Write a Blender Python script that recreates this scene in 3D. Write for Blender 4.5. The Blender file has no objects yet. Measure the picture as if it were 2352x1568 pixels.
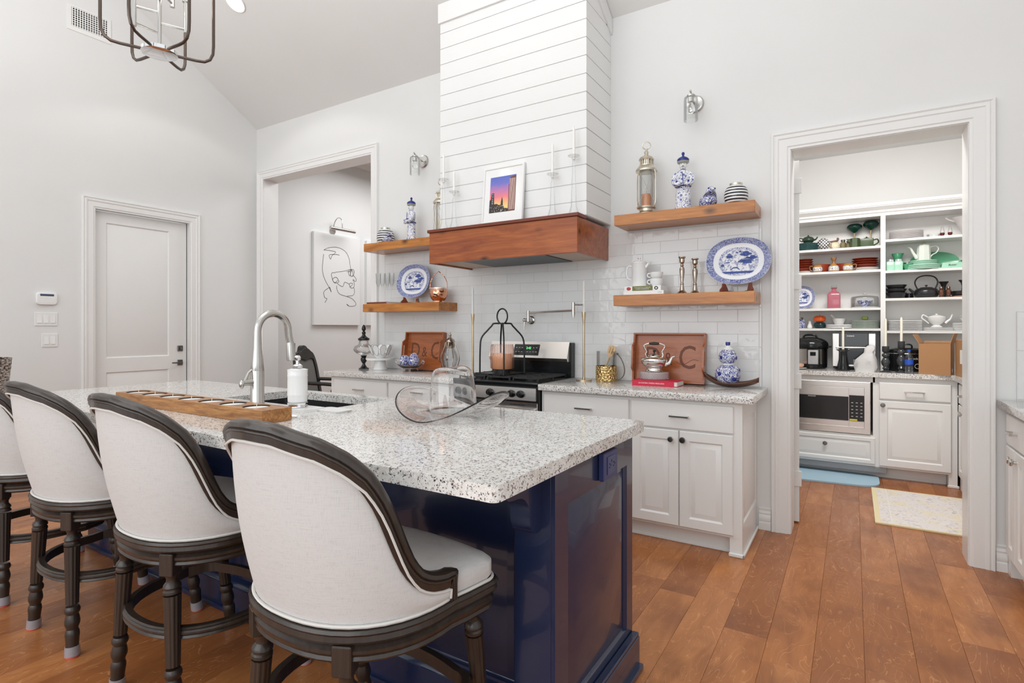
import bpy, bmesh, math, random
from mathutils import Vector, Matrix
random.seed(7)
PI=math.pi; R=math.radians
C=bpy.context.scene.collection
D=bpy.data
# ---------------------------------------------------------------- camera, world, lights, exposure
cam=D.cameras.new('camera'); co=D.objects.new('camera',cam); C.objects.link(co)
cam.sensor_width=36; cam.lens=1264/2352*36; cam.shift_y=-(784-754)/2352
cam.clip_start=.02
co.location=(0,0,1.30); co.rotation_euler=(PI/2,0,R(31.8))
S=bpy.context.scene; S.camera=co
S.view_settings.view_transform='Standard'; S.view_settings.look='None'
S.view_settings.gamma=1; S.view_settings.use_curve_mapping=False
S.view_settings.exposure=0.14
w=D.worlds.new('world'); S.world=w; w.use_nodes=True
w.node_tree.nodes['Background'].inputs[0].default_value=(.92,.97,1.0,1)
w.node_tree.nodes['Background'].inputs[1].default_value=.95
def area(name,loc,rot,sx,sy,power,col=(1,1,1)):
    l=D.lights.new(name,'AREA'); l.shape='RECTANGLE'; l.size=sx; l.size_y=sy; l.energy=power; l.color=col
    o=D.objects.new(name,l); C.objects.link(o); o.location=loc; o.rotation_euler=rot; return o
area('rear_fill',(-1.5,-2.9,2.3),(R(82),0,0),5.5,3.0,85,(.97,.99,1))  # added soft fill from behind the camera; no window is modelled
area('overhead_fill',(-2.2,1.2,4.6),(0,0,0),4.0,1.6,20,(.98,.99,1))  # added broad fill floating below the ceiling, in place of recessed lights
area('pantry_fill',(.1,4.55,2.9),(R(22),0,0),1.0,.4,32,(1,.97,.94))  # added fill tilted towards the pantry shelf fronts, without a fixture
area('ceiling_fill',(-2.6,-.6,2.9),(R(180),0,0),4.0,2.0,120,(.95,.98,1))  # added upward fill to brighten the ceiling; no lamp hangs here
area('dining_fill',(-4.6,5.6,3.5),(0,0,0),1.6,1.6,50,(.98,.99,1))  # added fill to brighten the dining room, without a fixture
# ---------------------------------------------------------------- materials
MT={}
def newmat(n):
    m=D.materials.new(n); m.use_nodes=True; MT[n]=m
    return m,m.node_tree,m.node_tree.nodes['Principled BSDF']
def setp(b,**k):
    for a,v in k.items():
        a={'col':'Base Color','rough':'Roughness','metal':'Metallic','trans':'Transmission Weight','ior':'IOR','coat':'Coat Weight','emi':'Emission Color','es':'Emission Strength','alpha':'Alpha','spec':'Specular IOR Level','sheen':'Sheen Weight'}[a]
        if isinstance(v,tuple) and len(v)==3: v=v+(1,)
        b.inputs[a].default_value=v
class NT:
    def __init__(s,t): s.t=t
    def n(s,ty,**k):
        q=s.t.nodes.new(ty)
        for a,v in k.items():
            if a.startswith('i_'): 
                key=a[2:]; key=int(key) if key.isdigit() else key.replace('_',' ')
                q.inputs[key].default_value=v
            else: setattr(q,a,v)
        return q
    def l(s,a,b): s.t.links.new(a,b)
    def coord(s,scale=(1,1,1),rnd=False,kind='Object'):
        tc=s.n('ShaderNodeTexCoord'); mp=s.n('ShaderNodeMapping'); mp.inputs['Scale'].default_value=scale
        o=tc.outputs[kind]
        if rnd:
            oi=s.n('ShaderNodeObjectInfo'); va=s.n('ShaderNodeVectorMath',operation='MULTIPLY_ADD')
            cb=s.n('ShaderNodeCombineXYZ')
            for i in range(3): s.l(oi.outputs['Random'],cb.inputs[i])
            va.inputs[1].default_value=(13.7,29.3,7.1); s.l(cb.outputs[0],va.inputs[0]); s.l(o,va.inputs[2]); o=va.outputs[0]
        s.l(o,mp.inputs['Vector']); return mp.outputs[0]
    def noise(s,vec,scale,detail=3,rough=.5,dist=0):
        q=s.n('ShaderNodeTexNoise'); q.inputs['Scale'].default_value=scale; q.inputs['Detail'].default_value=detail
        q.inputs['Roughness'].default_value=rough; q.inputs['Distortion'].default_value=dist
        s.l(vec,q.inputs['Vector']); return q.outputs['Fac']
    def vor(s,vec,scale,out='Distance',feat='F1',rnd=1):
        q=s.n('ShaderNodeTexVoronoi',feature=feat); q.inputs['Scale'].default_value=scale; q.inputs['Randomness'].default_value=rnd
        s.l(vec,q.inputs['Vector']); return q.outputs[out]
    def ramp(s,f,stops,interp='LINEAR'):
        q=s.n('ShaderNodeValToRGB'); q.color_ramp.interpolation=interp; e=q.color_ramp.elements
        while len(e)<len(stops): e.new(.5)
        for i,(p,c) in enumerate(stops):
            e[i].position=p; e[i].color=(c if len(c)==4 else tuple(c)+(1,)) if isinstance(c,tuple) else (c,c,c,1)
        s.l(f,q.inputs[0]); return q.outputs[0]
    def mix(s,f,a,b,mode='MIX'):
        q=s.n('ShaderNodeMix',data_type='RGBA',blend_type=mode)
        for v,i in ((f,0),(a,6),(b,7)):
            if hasattr(v,'links') or hasattr(v,'is_output'): s.l(v,q.inputs[i])
            else: q.inputs[i].default_value=(v if not isinstance(v,tuple) else (v+(1,) if len(v)==3 else v))
        return q.outputs[2]
    def math(s,op,a,b=0):
        q=s.n('ShaderNodeMath',operation=op)
        for v,i in ((a,0),(b,1)):
            if hasattr(v,'is_output'): s.l(v,q.inputs[i])
            else: q.inputs[i].default_value=v
        return q.outputs[0]
    def bump(s,h,b,strength=.2,dist=.002):
        q=s.n('ShaderNodeBump'); q.inputs['Strength'].default_value=strength; q.inputs['Distance'].default_value=dist
        s.l(h,q.inputs['Height']); s.l(q.outputs[0],b.inputs['Normal'])
def plain(n,col,rough=.5,metal=0,**k):
    m,t,b=newmat(n); setp(b,col=col,rough=rough,metal=metal,**k); return m
def painted(n,col,rough=.4,bs=.05,sc=60):
    m,t,b=newmat(n); setp(b,rough=rough); N=NT(t); v=N.coord()
    f=N.noise(v,1.3,2); N.l(N.ramp(f,[(.3,tuple(c*.97 for c in col)),(.7,col)]),b.inputs['Base Color'])
    N.bump(N.noise(v,sc,4),b,bs,.002); return m
def brushed(n,col,rough=.28,sc=(4,4,300)):
    m,t,b=newmat(n); setp(b,metal=1,rough=rough); N=NT(t); v=N.coord(sc)
    f=N.noise(v,3,3); N.l(N.ramp(f,[(.3,tuple(c*.94 for c in col)),(.7,col)]),b.inputs['Base Color'])
    N.l(N.ramp(f,[(.2,rough*.9),(.8,rough*1.15)]),b.inputs['Roughness']); return m
def wood(n,c1,c2,axis=0,rough=.35,knots=True,fine=1.0,rnd=True,kc=(.03,.01,.004)):
    m,t,b=newmat(n); setp(b,rough=rough,coat=.15); N=NT(t)
    sc=[9*fine]*3; sc[axis]=1.1*fine; v=N.coord(tuple(sc),rnd)
    f=N.noise(v,2.2,5,.6,.8); sc2=[60*fine]*3; sc2[axis]=3*fine; v2=N.coord(tuple(sc2),rnd); g=N.noise(v2,1.5,3)
    col=N.ramp(f,[(.28,c1),(.72,c2)]); col=N.mix(N.ramp(g,[(.35,.0),(.7,.35)]),col,tuple(c*.6 for c in c1))
    if knots:
        sc3=[4.2]*3; sc3[axis]=2.4; v3=N.coord(tuple(sc3),rnd); d=N.vor(v3,1.5)
        col=N.mix(N.ramp(d,[(.06,.95),(.10,.6),(.20,.0)]),col,kc); 
    N.l(col,b.inputs['Base Color']); N.bump(g,b,.12,.002); return m
WALL=painted('wall paint',(.775,.775,.765),.6,.12,90)
CEIL=painted('ceiling paint',(.775,.775,.76),.8,.1,90)
TRIM=painted('white gloss trim paint',(.83,.825,.81),.3,.02)
CAB=painted('warm white cabinet paint',(.83,.82,.80),.32,.02)
SHIP=painted('white shiplap paint',(.83,.83,.82),.4,.04)
NAVY=painted('navy blue cabinet paint',(.011,.020,.062),.26,.06,40); setp(NAVY.node_tree.nodes['Principled BSDF'],coat=.4)
BLACK=plain('gloss black enamel',(.008,.009,.010),.15)
IRON=plain('matte black cast iron',(.018,.018,.019),.45)
DARK=plain('dark void',(.01,.01,.01),.9)
CHROME=plain('polished chrome',(.85,.85,.86),.06,1)
NICK=plain('brushed nickel',(.58,.565,.54),.24,1)
STEEL=brushed('brushed stainless steel',(.66,.63,.60),.24,(1.5,1.5,140))
BRONZE=plain('dark pewter knob metal',(.20,.19,.18),.3,1)
SILVER=plain('polished silver plate',(.80,.77,.73),.1,1)
ANTIQ=plain('antique brass silver',(.68,.63,.53),.28,1)
GOLD=plain('satin brass',(.60,.47,.30),.25,1)
WHITEC=plain('white glazed ceramic',(.84,.84,.83),.12)
CREAM=plain('cream candle wax',(.85,.76,.52),.5)
WAXW=plain('white candle wax',(.88,.87,.84),.45)
WAXO=plain('orange candle wax',(.62,.26,.12),.5)
PEACH=plain('peach candle wax',(.92,.56,.33),.45); setp(PEACH.node_tree.nodes['Principled BSDF'],emi=(1,.45,.2),es=.0)
BULB=plain('lit bulb',(1,1,1),.3); setp(BULB.node_tree.nodes['Principled BSDF'],emi=(1,.93,.85),es=18)
def glass(n,col=(1,1,1),ior=1.45,rough=0):
    m,t,b=newmat(n); setp(b,col=col,rough=rough,trans=1,ior=ior); return m
GLASS=glass('clear glass'); CRYS=glass('cut crystal',(.98,.98,1),1.5)
def thinglass(n,col=(.93,.95,.95),amt=.12):
    m,t,b=newmat(n); N=NT(t); out=t.nodes['Material Output']
    g=N.n('ShaderNodeBsdfGlossy'); g.inputs['Roughness'].default_value=.02
    tr=N.n('ShaderNodeBsdfTransparent'); tr.inputs[0].default_value=col+(1,)
    fr=N.n('ShaderNodeFresnel'); fr.inputs[0].default_value=1.5; mx=N.n('ShaderNodeMixShader')
    N.l(N.math('ADD',N.math('MULTIPLY',fr.outputs[0],.55),amt*.3),mx.inputs[0]); N.l(tr.outputs[0],mx.inputs[1]); N.l(g.outputs[0],mx.inputs[2]); N.l(mx.outputs[0],out.inputs[0]); return m
THIN=thinglass('thin clear glass',(.985,.99,.99),.0); SMOKE=thinglass('smoked glass',(.45,.48,.5)); PINKG=thinglass('pink glass',(.85,.22,.30),.2)
PEACHG=thinglass('peach ribbed glass',(.965,.84,.80),.25)
# floor wood
def floormat():
    m,t,b=newmat('oiled birch floor wood'); setp(b,rough=.3,coat=.05); N=NT(t)
    v=N.coord((7,1.6,7),True); f=N.noise(v,1.6,4,.55,1.6); v2=N.coord((1,1,1),True); q=N.noise(v2,2.5,3)
    v3=N.coord((4.5,1.5,3),True); wn=N.noise(v3,1.6,3,.55,1.2); wv=N.math('PINGPONG',N.math('MULTIPLY',wn,9.0),.5)
    oi=N.n('ShaderNodeObjectInfo'); base=N.ramp(oi.outputs['Random'],[(0,(.34,.118,.034)),(.5,(.45,.165,.048)),(1,(.54,.215,.068))])
    c=N.mix(N.ramp(f,[(.35,.0),(.75,.6)]),base,(.24,.070,.018)); c=N.mix(N.ramp(wv,[(.45,.0),(.495,.5)]),c,(.72,.36,.16))
    c=N.mix(N.ramp(q,[(.50,.0),(.68,.6)]),c,(.17,.048,.014)); N.l(c,b.inputs['Base Color'])
    N.l(N.ramp(f,[(.2,.24),(.8,.40)]),b.inputs['Roughness']); N.bump(f,b,.08,.002); return m
FLOORW=floormat()
def granite():
    m,t,b=newmat('speckled white granite'); setp(b,rough=.07); N=NT(t); v=N.coord()
    vd=N.coord((1,1,1)); 
    c1=N.vor(v,270,'Color'); s=N.n('ShaderNodeSeparateColor'); N.l(c1,s.inputs[0]); big=N.noise(v,14,4,.6); mid=N.noise(v,95,3,.6)
    base=N.ramp(big,[(.3,(.62,.58,.53)),(.45,(.75,.73,.70)),(.7,(.80,.79,.77))])
    base=N.mix(N.ramp(mid,[(.55,.0),(.68,.7)]),base,(.30,.27,.25))
    k=N.math('MULTIPLY',N.ramp(s.outputs[0],[(.84,.0),(.87,1.0)]),N.ramp(mid,[(.44,.0),(.50,1.0)])); base=N.mix(k,base,(.055,.045,.045))
    c2=N.vor(v,190,'Color'); s2=N.n('ShaderNodeSeparateColor'); N.l(c2,s2.inputs[0])
    k2=N.math('MULTIPLY',N.ramp(s2.outputs[1],[(.89,.0),(.92,.8)]),N.ramp(big,[(.45,.0),(.52,1.)])); base=N.mix(k2,base,(.16,.075,.05))
    c3=N.vor(v,220,'Color'); s3=N.n('ShaderNodeSeparateColor'); N.l(c3,s3.inputs[0])
    base=N.mix(N.ramp(s3.outputs[2],[(.88,.0),(.9,.75)]),base,(.86,.86,.84))
    N.l(base,b.inputs['Base Color']); return m
GRAN=granite()
def tilemat():
    m,t,b=newmat('handmade glossy white tile'); setp(b,rough=.06,col=(.76,.76,.75)); N=NT(t); v=N.coord((1,1,1),True)
    N.bump(N.noise(v,14,2,.4,.6),b,.5,.005)
    oi=N.n('ShaderNodeObjectInfo'); N.l(N.ramp(oi.outputs['Random'],[(0,(.735,.735,.73)),(1,(.765,.765,.76))]),b.inputs['Base Color']); return m
TILE=tilemat(); GROUT=plain('pale grout',(.66,.66,.65),.8)
CEDAR=wood('orange cedar shelf wood',(.34,.10,.014),(.66,.27,.048),0,.3)
HOODW=wood('reddish cedar hood wood',(.23,.045,.010),(.48,.135,.028),0,.28)
REDW=plain('mahogany board',(.17,.035,.015),.3)
TRAYW=wood('cherry tray wood',(.33,.085,.022),(.46,.14,.042),0,.3,False,1.2)
RUST=wood('rustic mango wood',(.20,.065,.016),(.62,.30,.095),0,.4,True,3.0)
SPOONW=wood('pale beech wood',(.62,.40,.20),(.75,.53,.30),2,.5,False)
STOOLW=wood('dark espresso stool wood',(.022,.015,.011),(.044,.029,.021),2,.33,False,1.5)
def fabric():
    m,t,b=newmat('oatmeal linen upholstery'); setp(b,rough=.9,sheen=.1); N=NT(t); v=N.coord((1,1,1)); va=N.coord((30,30,500)); vb=N.coord((500,500,30))
    f=N.math('ADD',N.noise(va,1,2),N.noise(vb,1,2)); N.l(N.ramp(f,[(.7,(.55,.545,.535)),(1.3,(.62,.61,.60))]),b.inputs['Base Color']); N.bump(f,b,.25,.0015); return m
LINEN=fabric(); PIPE=plain('pale linen piping',(.66,.64,.61),.9)
def blueware(n,scale=60,thr=.5,white=(.84,.84,.86),blue=(.035,.06,.30)):
    m,t,b=newmat(n); setp(b,rough=.1); N=NT(t); v=N.coord((1,1,1),True)
    f=N.noise(v,scale,2,.5,2.5); d=N.vor(v,scale*.42)
    k=N.ramp(f,[(thr-.02,.0),(thr+.02,1.)]); c=N.mix(k,white,blue); c=N.mix(N.ramp(d,[(.2,.85),(.26,.0)]),c,(.05,.09,.38)); N.l(c,b.inputs['Base Color']); return m
BW=blueware('blue and white porcelain',60,.475,(.84,.84,.86),(.02,.035,.25)); BWF=blueware('fine blue scroll porcelain',85,.49,(.84,.84,.86),(.02,.035,.25)); BWL=blueware('loose blue flower porcelain',62,.56,(.84,.84,.86),(.025,.045,.27))
BLUE=plain('cobalt blue glaze',(.018,.028,.20),.12)
STRIPE_K=plain('black glaze',(.008,.008,.02),.12)
def willow():
    m,t,b=newmat('willow pattern transferware'); setp(b,rough=.1); N=NT(t)
    tc=N.n('ShaderNodeTexCoord'); sp=N.n('ShaderNodeSeparateXYZ'); N.l(tc.outputs['Object'],sp.inputs[0])
    a=N.math('POWER',N.math('ABSOLUTE',N.math('DIVIDE',sp.outputs[0],.197)),2.3); c=N.math('POWER',N.math('ABSOLUTE',N.math('DIVIDE',sp.outputs[2],.155)),2.3)
    r=N.math('POWER',N.math('ADD',a,c),1/2.3)
    v=N.coord(); f=N.noise(v,85,3,.6,2.0); f2=N.noise(v,45,4,.6,1.0)
    rim=N.ramp(r,[(.0,0.),(.775,0.),(.785,1.),(.985,1.),(1.0,.0)]); ring=N.ramp(r,[(.50,0.),(.52,1.),(.60,1.),(.62,0.)])
    k=N.math('MULTIPLY',rim,N.ramp(f,[(.40,1.),(.60,.45)])); k=N.math('ADD',k,N.math('MULTIPLY',ring,N.ramp(f,[(.42,1.),(.52,.2)])))
    cen=N.math('MULTIPLY',N.ramp(r,[(.49,1.),(.51,0.)]),N.ramp(f2,[(.50,0.),(.56,.65)])); k=N.math('ADD',k,cen)
    N.l(N.mix(k,(.80,.81,.85),(.045,.075,.30)),b.inputs['Base Color']); return m
WILLOW=willow(); 
def stripe_rug():
    m,t,b=newmat('faded yellow and lilac rug weave'); setp(b,rough=.95); N=NT(t); v=N.coord(); f=N.noise(v,24,4,.6,1.5); g=N.noise(v,7,2)
    c=N.ramp(f,[(.33,(.48,.42,.50)),(.43,(.76,.71,.69)),(.6,(.80,.76,.72)),(.7,(.52,.47,.54))]); c=N.mix(N.ramp(g,[(.5,0.),(.62,.5)]),c,(.80,.70,.45)); N.l(c,b.inputs['Base Color']); N.bump(f,b,.4,.003); return m
RUG=stripe_rug()
def wicker(n='woven grey wicker'):
    m,t,b=newmat(n); setp(b,rough=.8); N=NT(t); v=N.coord((1,1,1.6)); d=N.vor(v,55); N.l(N.ramp(d,[(.2,(.68,.65,.60)),(.5,(.42,.39,.35)),(.8,(.05,.04,.035))]),b.inputs['Base Color']); N.bump(d,b,.8,.01); return m
WICK=wicker()
# ---------------------------------------------------------------- mesh builder
def crm(pts,n=6,closed=False):
    P=[Vector(p) for p in pts]; out=[]; L=len(P)
    for i in range(L if closed else L-1):
        g=lambda k:P[(k)%L] if closed else P[max(0,min(L-1,k))]
        a,b,c,d=g(i-1),g(i),g(i+1),g(i+2)
        for j in range(n):
            t=j/n; out.append(.5*((2*b)+(c-a)*t+(2*a-5*b+4*c-d)*t*t+(3*b-a-3*c+d)*t**3))
    if not closed: out.append(P[-1])
    return out
class B:
    def __init__(s): s.bm=bmesh.new()
    def face(s,vs):
        try: return s.bm.faces.new(vs)
        except ValueError: pass
    def box(s,x0,y0,z0,x1,y1,z1,bev=0,seg=1,M=None):
        v=[s.bm.verts.new(p) for p in ((x0,y0,z0),(x1,y0,z0),(x1,y1,z0),(x0,y1,z0),(x0,y0,z1),(x1,y0,z1),(x1,y1,z1),(x0,y1,z1))]
        fs=[s.face([v[i] for i in q]) for q in ((3,2,1,0),(4,5,6,7),(0,1,5,4),(1,2,6,5),(2,3,7,6),(3,0,4,7))]
        if bev:
            es=list({e for f in fs for e in f.edges}); r=bmesh.ops.bevel(s.bm,geom=es,offset=bev,segments=seg,affect='EDGES',profile=.6); v=list({x for f in r['faces'] for x in f.verts}|{x for x in v if x.is_valid})
        if M is not None: bmesh.ops.transform(s.bm,matrix=M,verts=[x for x in v if x.is_valid])
        return s
    def loft(s,rings,closed=True,caps=True):
        R_=[[s.bm.verts.new(p) for p in r] for r in rings]; n=len(R_[0])
        for a,b in zip(R_,R_[1:]):
            for i in range(n if closed else n-1): s.face([a[i],a[(i+1)%n],b[(i+1)%n],b[i]])
        if caps and closed: s.face(R_[0][::-1]); s.face(R_[-1])
        return s
    def lathe(s,prof,c=(0,0,0),seg=24,sx=1,sy=1,M=None,smooth=0,cap=True):
        if smooth: prof=[(p[0],p[1]) for p in crm([(a,b,0) for a,b in prof],smooth)]
        rings=[[Vector((c[0]+max(r,1e-4)*math.cos(2*PI*i/seg)*sx,c[1]+max(r,1e-4)*math.sin(2*PI*i/seg)*sy,c[2]+z)) for i in range(seg)] for r,z in prof]
        if M is not None: rings=[[M@p for p in r] for r in rings]
        return s.loft(rings,True,cap)
    def cyl(s,p0,p1,r0,r1=None,seg=16):
        return s.tube([p0,p1],[r0,r0 if r1 is None else r1],seg)
    def tube(s,pts,r,seg=8,closed=False,flat=1):
        P=[Vector(p) for p in pts]; n=len(P); rr=r if isinstance(r,(list,tuple)) else [r]*n
        T=[]
        for i in range(n):
            a=P[i-1] if (i>0 or closed) else P[i]; b=P[(i+1)%n] if (i<n-1 or closed) else P[i]
            T.append((b-a).normalized())
        up=Vector((0,0,1)) if abs(T[0].z)<.9 else Vector((1,0,0)); N_=T[0].cross(up).normalized(); rings=[]
        for i in range(n):
            if i: 
                ax=T[i-1].cross(T[i])
                if ax.length>1e-6: N_=Matrix.Rotation(T[i-1].angle(T[i]),3,ax.normalized())@N_
            Bn=T[i].cross(N_).normalized()
            rings.append([P[i]+rr[i]*(math.cos(2*PI*k/seg)*N_+math.sin(2*PI*k/seg)*Bn*flat) for k in range(seg)])
        if closed: rings.append(rings[0]); 
        s.loft(rings,True,not closed)
        if closed: bmesh.ops.remove_doubles(s.bm,verts=s.bm.verts[:],dist=1e-6)
        return s
    def sphere(s,c,r,seg=16,sc=(1,1,1)):
        n=seg//2; return s.loft([[Vector((c[0]+r*sc[0]*max(math.sin(PI*j/n),1e-3)*math.cos(2*PI*i/seg),c[1]+r*sc[1]*max(math.sin(PI*j/n),1e-3)*math.sin(2*PI*i/seg),c[2]-r*sc[2]*math.cos(PI*j/n))) for i in range(seg)] for j in range(n+1)])
    def prism(s,poly,axis,a,b,M=None):
        def p3(u,v,w): return {0:(w,u,v),1:(u,w,v),2:(u,v,w)}[axis]
        A=[Vector(p3(u,v,a)) for u,v in poly]; Bq=[Vector(p3(u,v,b)) for u,v in poly]
        if M is not None: A=[M@p for p in A]; Bq=[M@p for p in Bq]
        return s.loft([A,Bq])
    def rings(s,x0,z0,x1,z1,prof,y=0):
        """nested rectangles facing -Y: prof=[(inset,depth)] depth = towards the viewer"""
        R_=[[ (x0+i,y-d,z0+i),(x1-i,y-d,z0+i),(x1-i,y-d,z1-i),(x0+i,y-d,z1-i)] for i,d in prof]
        return s.loft(R_,True,True)
    def surf(s,f,nu,nv,closed=False):
        return s.loft([[Vector(f(i/(nu if closed else nu-1),j/(nv-1))) for i in range(nu)] for j in range(nv)],closed,False)
    def done(s,name,mat,parent=None,loc=None,rot=None,ang=32,label=None,solid=0,sub=0,kind=None):
        bm=s.bm; bmesh.ops.recalc_face_normals(bm,faces=bm.faces[:])
        for f in bm.faces: f.smooth=True
        for e in bm.edges:
            if len(e.link_faces)==2 and e.calc_face_angle(0)>R(ang): e.smooth=False
        me=D.meshes.new(name); bm.to_mesh(me); bm.free(); me.materials.append(mat)
        return link(name,me,parent,loc,rot,label,solid,sub,kind)
def link(name,me,parent=None,loc=None,rot=None,label=None,solid=0,sub=0,kind=None):
    o=D.objects.new(name,me); C.objects.link(o)
    if parent is not None: o.parent=parent
    if loc is not None: o.location=loc
    if rot is not None: o.rotation_euler=rot
    if label: o['label']=label
    if kind: o['kind']=kind
    if solid: md=o.modifiers.new('solid','SOLIDIFY'); md.thickness=solid; md.offset=0
    if sub: md=o.modifiers.new('sub','SUBSURF'); md.levels=sub; md.render_levels=sub
    return o
def thing(name,label,cat,loc=(0,0,0),rz=0,group=None,rot=None):
    o=D.objects.new(name,None); C.objects.link(o); o.location=loc; o.rotation_euler=rot or (0,0,rz); o.empty_display_size=.05
    return tag(o,label,cat,group)
def tag(o,label,cat,group=None):
    o['label']=label; o['category']=cat
    if group: o['group']=group
    return o
def struct(o): o['kind']='structure'; return o
def dup(root,loc,rz=None,label=None):
    r=root.copy(); C.objects.link(r); r.location=loc
    if rz is not None: r.rotation_euler=(0,0,rz)
    if label: r['label']=label
    for ch in list(root.children):
        c=ch.copy(); C.objects.link(c); c.parent=r
        for g in list(ch.children):
            d=g.copy(); C.objects.link(d); d.parent=c
    return r
def txt(s,size,mat,parent,loc,rot=(PI/2,0,0),depth=.0004,name='lettering',align='CENTER',sx=1,shear=0):
    cu=D.curves.new('t','FONT'); cu.body=s; cu.size=size; cu.extrude=depth; cu.align_x=align; cu.align_y='CENTER'; cu.shear=shear; cu.resolution_u=3
    o=D.objects.new('t',cu); C.objects.link(o); dg=bpy.context.evaluated_depsgraph_get(); me=D.meshes.new_from_object(o.evaluated_get(dg)); D.objects.remove(o)
    me.materials.clear(); me.materials.append(mat)
    for v in me.vertices: v.co.x*=sx
    return link(name,me,parent,loc,rot)
def poly_flat(name,polys,mat,parent,y=-.0005,th=.0005,loc=None,rot=None):
    b=B()
    for p in polys: b.prism(p,1,y,y+th)
    return b.done(name,mat,parent,loc,rot)
def lt(name,mat,prof,label,cat,loc,group=None,seg=24,smooth=0,sx=1,sy=1,rz=0):
    return tag(B().lathe(prof,seg=seg,smooth=smooth,sx=sx,sy=sy).done(name,mat,None,loc,(0,0,rz)),label,cat,group)
# ================================================================ SETTING
YW=3.892; XL=-5.92
fl=struct(B().box(-6.6,-3.2,-.05,1.6,8.4,-.012).done('floor',plain('dark subfloor',(.05,.02,.01),.8)))
# floor planks: shared mesh per length, rows run along Y
PW=.172; lens=[.62,.9,1.15,1.4]; pm=[]
for L in lens:
    b=B(); b.box(0,0,-.012,PW-.0008,L-.0008,0,.0006); o=b.done('plank',FLOORW); pm.append(o.data); D.objects.remove(o)
rows=[]
def plankrow(x,y0,y1):
    y=y0-random.random()*.9; out=[]
    while y<y1:
        k=random.randrange(4); out.append((x,y,k)); y+=lens[k]
    return out
allp=[]
x=.038-PW*35
while x<1.45:
    ya=.35 if x<-.6 else .9
    yb=6.0 if (x>-1.3) else 3.95
    allp+=plankrow(x,ya,yb); x+=PW
allp.sort(key=lambda p:(p[0]+.35)**2+(p[1]-1.6)**2*.8)
vis=allp[:290]; rest=allp[290:]
for x,y,k in vis: link('plank',pm[k],fl,(x,y,0))
b=B()
x=.038-PW*38
more=[]
while x<1.45:
    more+=plankrow(x,-3.1,.3 if x<-.6 else .85); 
    if x<-1.4: more+=plankrow(x,4.1,8.2)
    x+=PW
for x,y,k in rest+more: b.box(x,y,-.012,x+PW-.0008,y+lens[k]-.0008,-.0008 if y<.9 else 0)
o=b.done('plank_field',FLOORW,fl,kind='stuff')
# ceiling (slope rises away from the range wall, then runs flat)
ZC=3.615; SL=.635
zc=lambda y: ZC+SL*(YW-y)
yf=.6
b=B(); b.prism([(YW+.19,zc(YW+.19)),(yf,zc(yf)),(-3.2,zc(yf)),(-3.2,zc(yf)+.1),(yf,zc(yf)+.1),(YW+.19,zc(YW+.19)+.14)],0,XL-.2,1.55)
struct(b.done('ceiling',CEIL))
# wall with the range: openings A (tall doorway) and B (pantry)
AX0,AX1,AZ=-5.80,-4.035,3.03; BX0,BX1,BZ=-.345,.548,2.44
b=B(); Y1=YW+.185
for x0,x1,z0,z1 in ((XL,AX0,0,3.72),(AX1,BX0,0,3.72),(BX1,1.5,0,3.72),(AX0,AX1,AZ,3.72),(BX0,BX1,BZ,3.72)): b.box(x0,YW,z0,x1,Y1,z1)
wb=struct(b.done('wall_back',WALL))
# left wall with recessed door
DY0,DY1,DZ=2.274,3.125,2.405
b=B(); zt=zc(YW)
def wl(y0,y1,z0): b.prism([(y0,z0),(y1,z0),(y1,max(zc(max(y1,yf)),0)),(y0,zc(max(y0,yf)))],0,XL-.16,XL)
wl(yf,DY0,0); wl(DY1,YW+.185,0); wl(DY0,DY1,DZ); wl(-3.2,yf,0)
struct(b.done('wall_left',WALL))
b=B(); b.box(1.35,YW-2.6,0,1.5,YW,4.2); struct(b.done('wall_right',WALL))
# casings (three sides, mitred) ------------------------------------------------
CP=[(0,0),(0,.010),(.012,.012),(.018,.017),(.060,.017),(.066,.022),(.078,.024),(.084,.019),(.092,.026),(.100,.026),(.104,0)]
def casing(name,x0,x1,zt,w=.105,z0=0,prof=CP):
    k=w/.104; b=B(); rr=[]
    for off,d in prof:
        o=off*k; rr.append([(x0-o,-d,z0),(x0-o,-d,zt+o),(x1+o,-d,zt+o),(x1+o,-d,z0)])
    b.loft(rr,False,False); o=b.done(name,TRIM,ang=20); return struct(o)
c=casing('trim_1',AX0+.012,AX1-.012,AZ-.012,.10); c.location=(0,YW,0)
c=casing('trim_2',BX0+.008,BX1-.008,BZ-.008,.112); c.location=(0,YW,0)
c=casing('trim_3',DY0+.004,DY1-.004,DZ-.004,.105); c.location=(XL,0,0); c.rotation_euler=(0,0,PI/2)
# jamb linings
b=B()
for x0,x1,zz in ((AX0,AX1,AZ),(BX0,BX1,BZ)):
    b.box(x0-.001,YW+.001,0,x0+.012,Y1+.004,zz); b.box(x1-.012,YW+.001,0,x1+.001,Y1+.004,zz); b.box(x0+.012,YW+.001,zz-.012,x1-.012,Y1+.004,zz+.001)
struct(b.done('trim_4',TRIM))
# baseboards
BP=[(0,0),(.016,.0),(.016,.045),(.011,.052),(.016,.062),(.016,.083),(.010,.098),(.013,.108),(.006,.122),(.010,.135),(0,.142)]
def baseb(name,x0,x1,y=YW,M=None):
    b=B(); b.prism([(-d,z) for d,z in BP],0,x0,x1); o=struct(b.done(name,TRIM)); o.location=(0,y,0) if M is None else M[0]; 
    if M: o.rotation_euler=(0,0,M[1])
baseb('baseboard_back',-.52,BX0-.104); baseb('baseboard_right',BX1+.104,.70)
baseb('baseboard_left',1.0,DY0-.1,M=((XL,0,0),PI/2)); baseb('baseboard_corner',DY1+.1,YW,M=((XL,0,0),PI/2))
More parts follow.
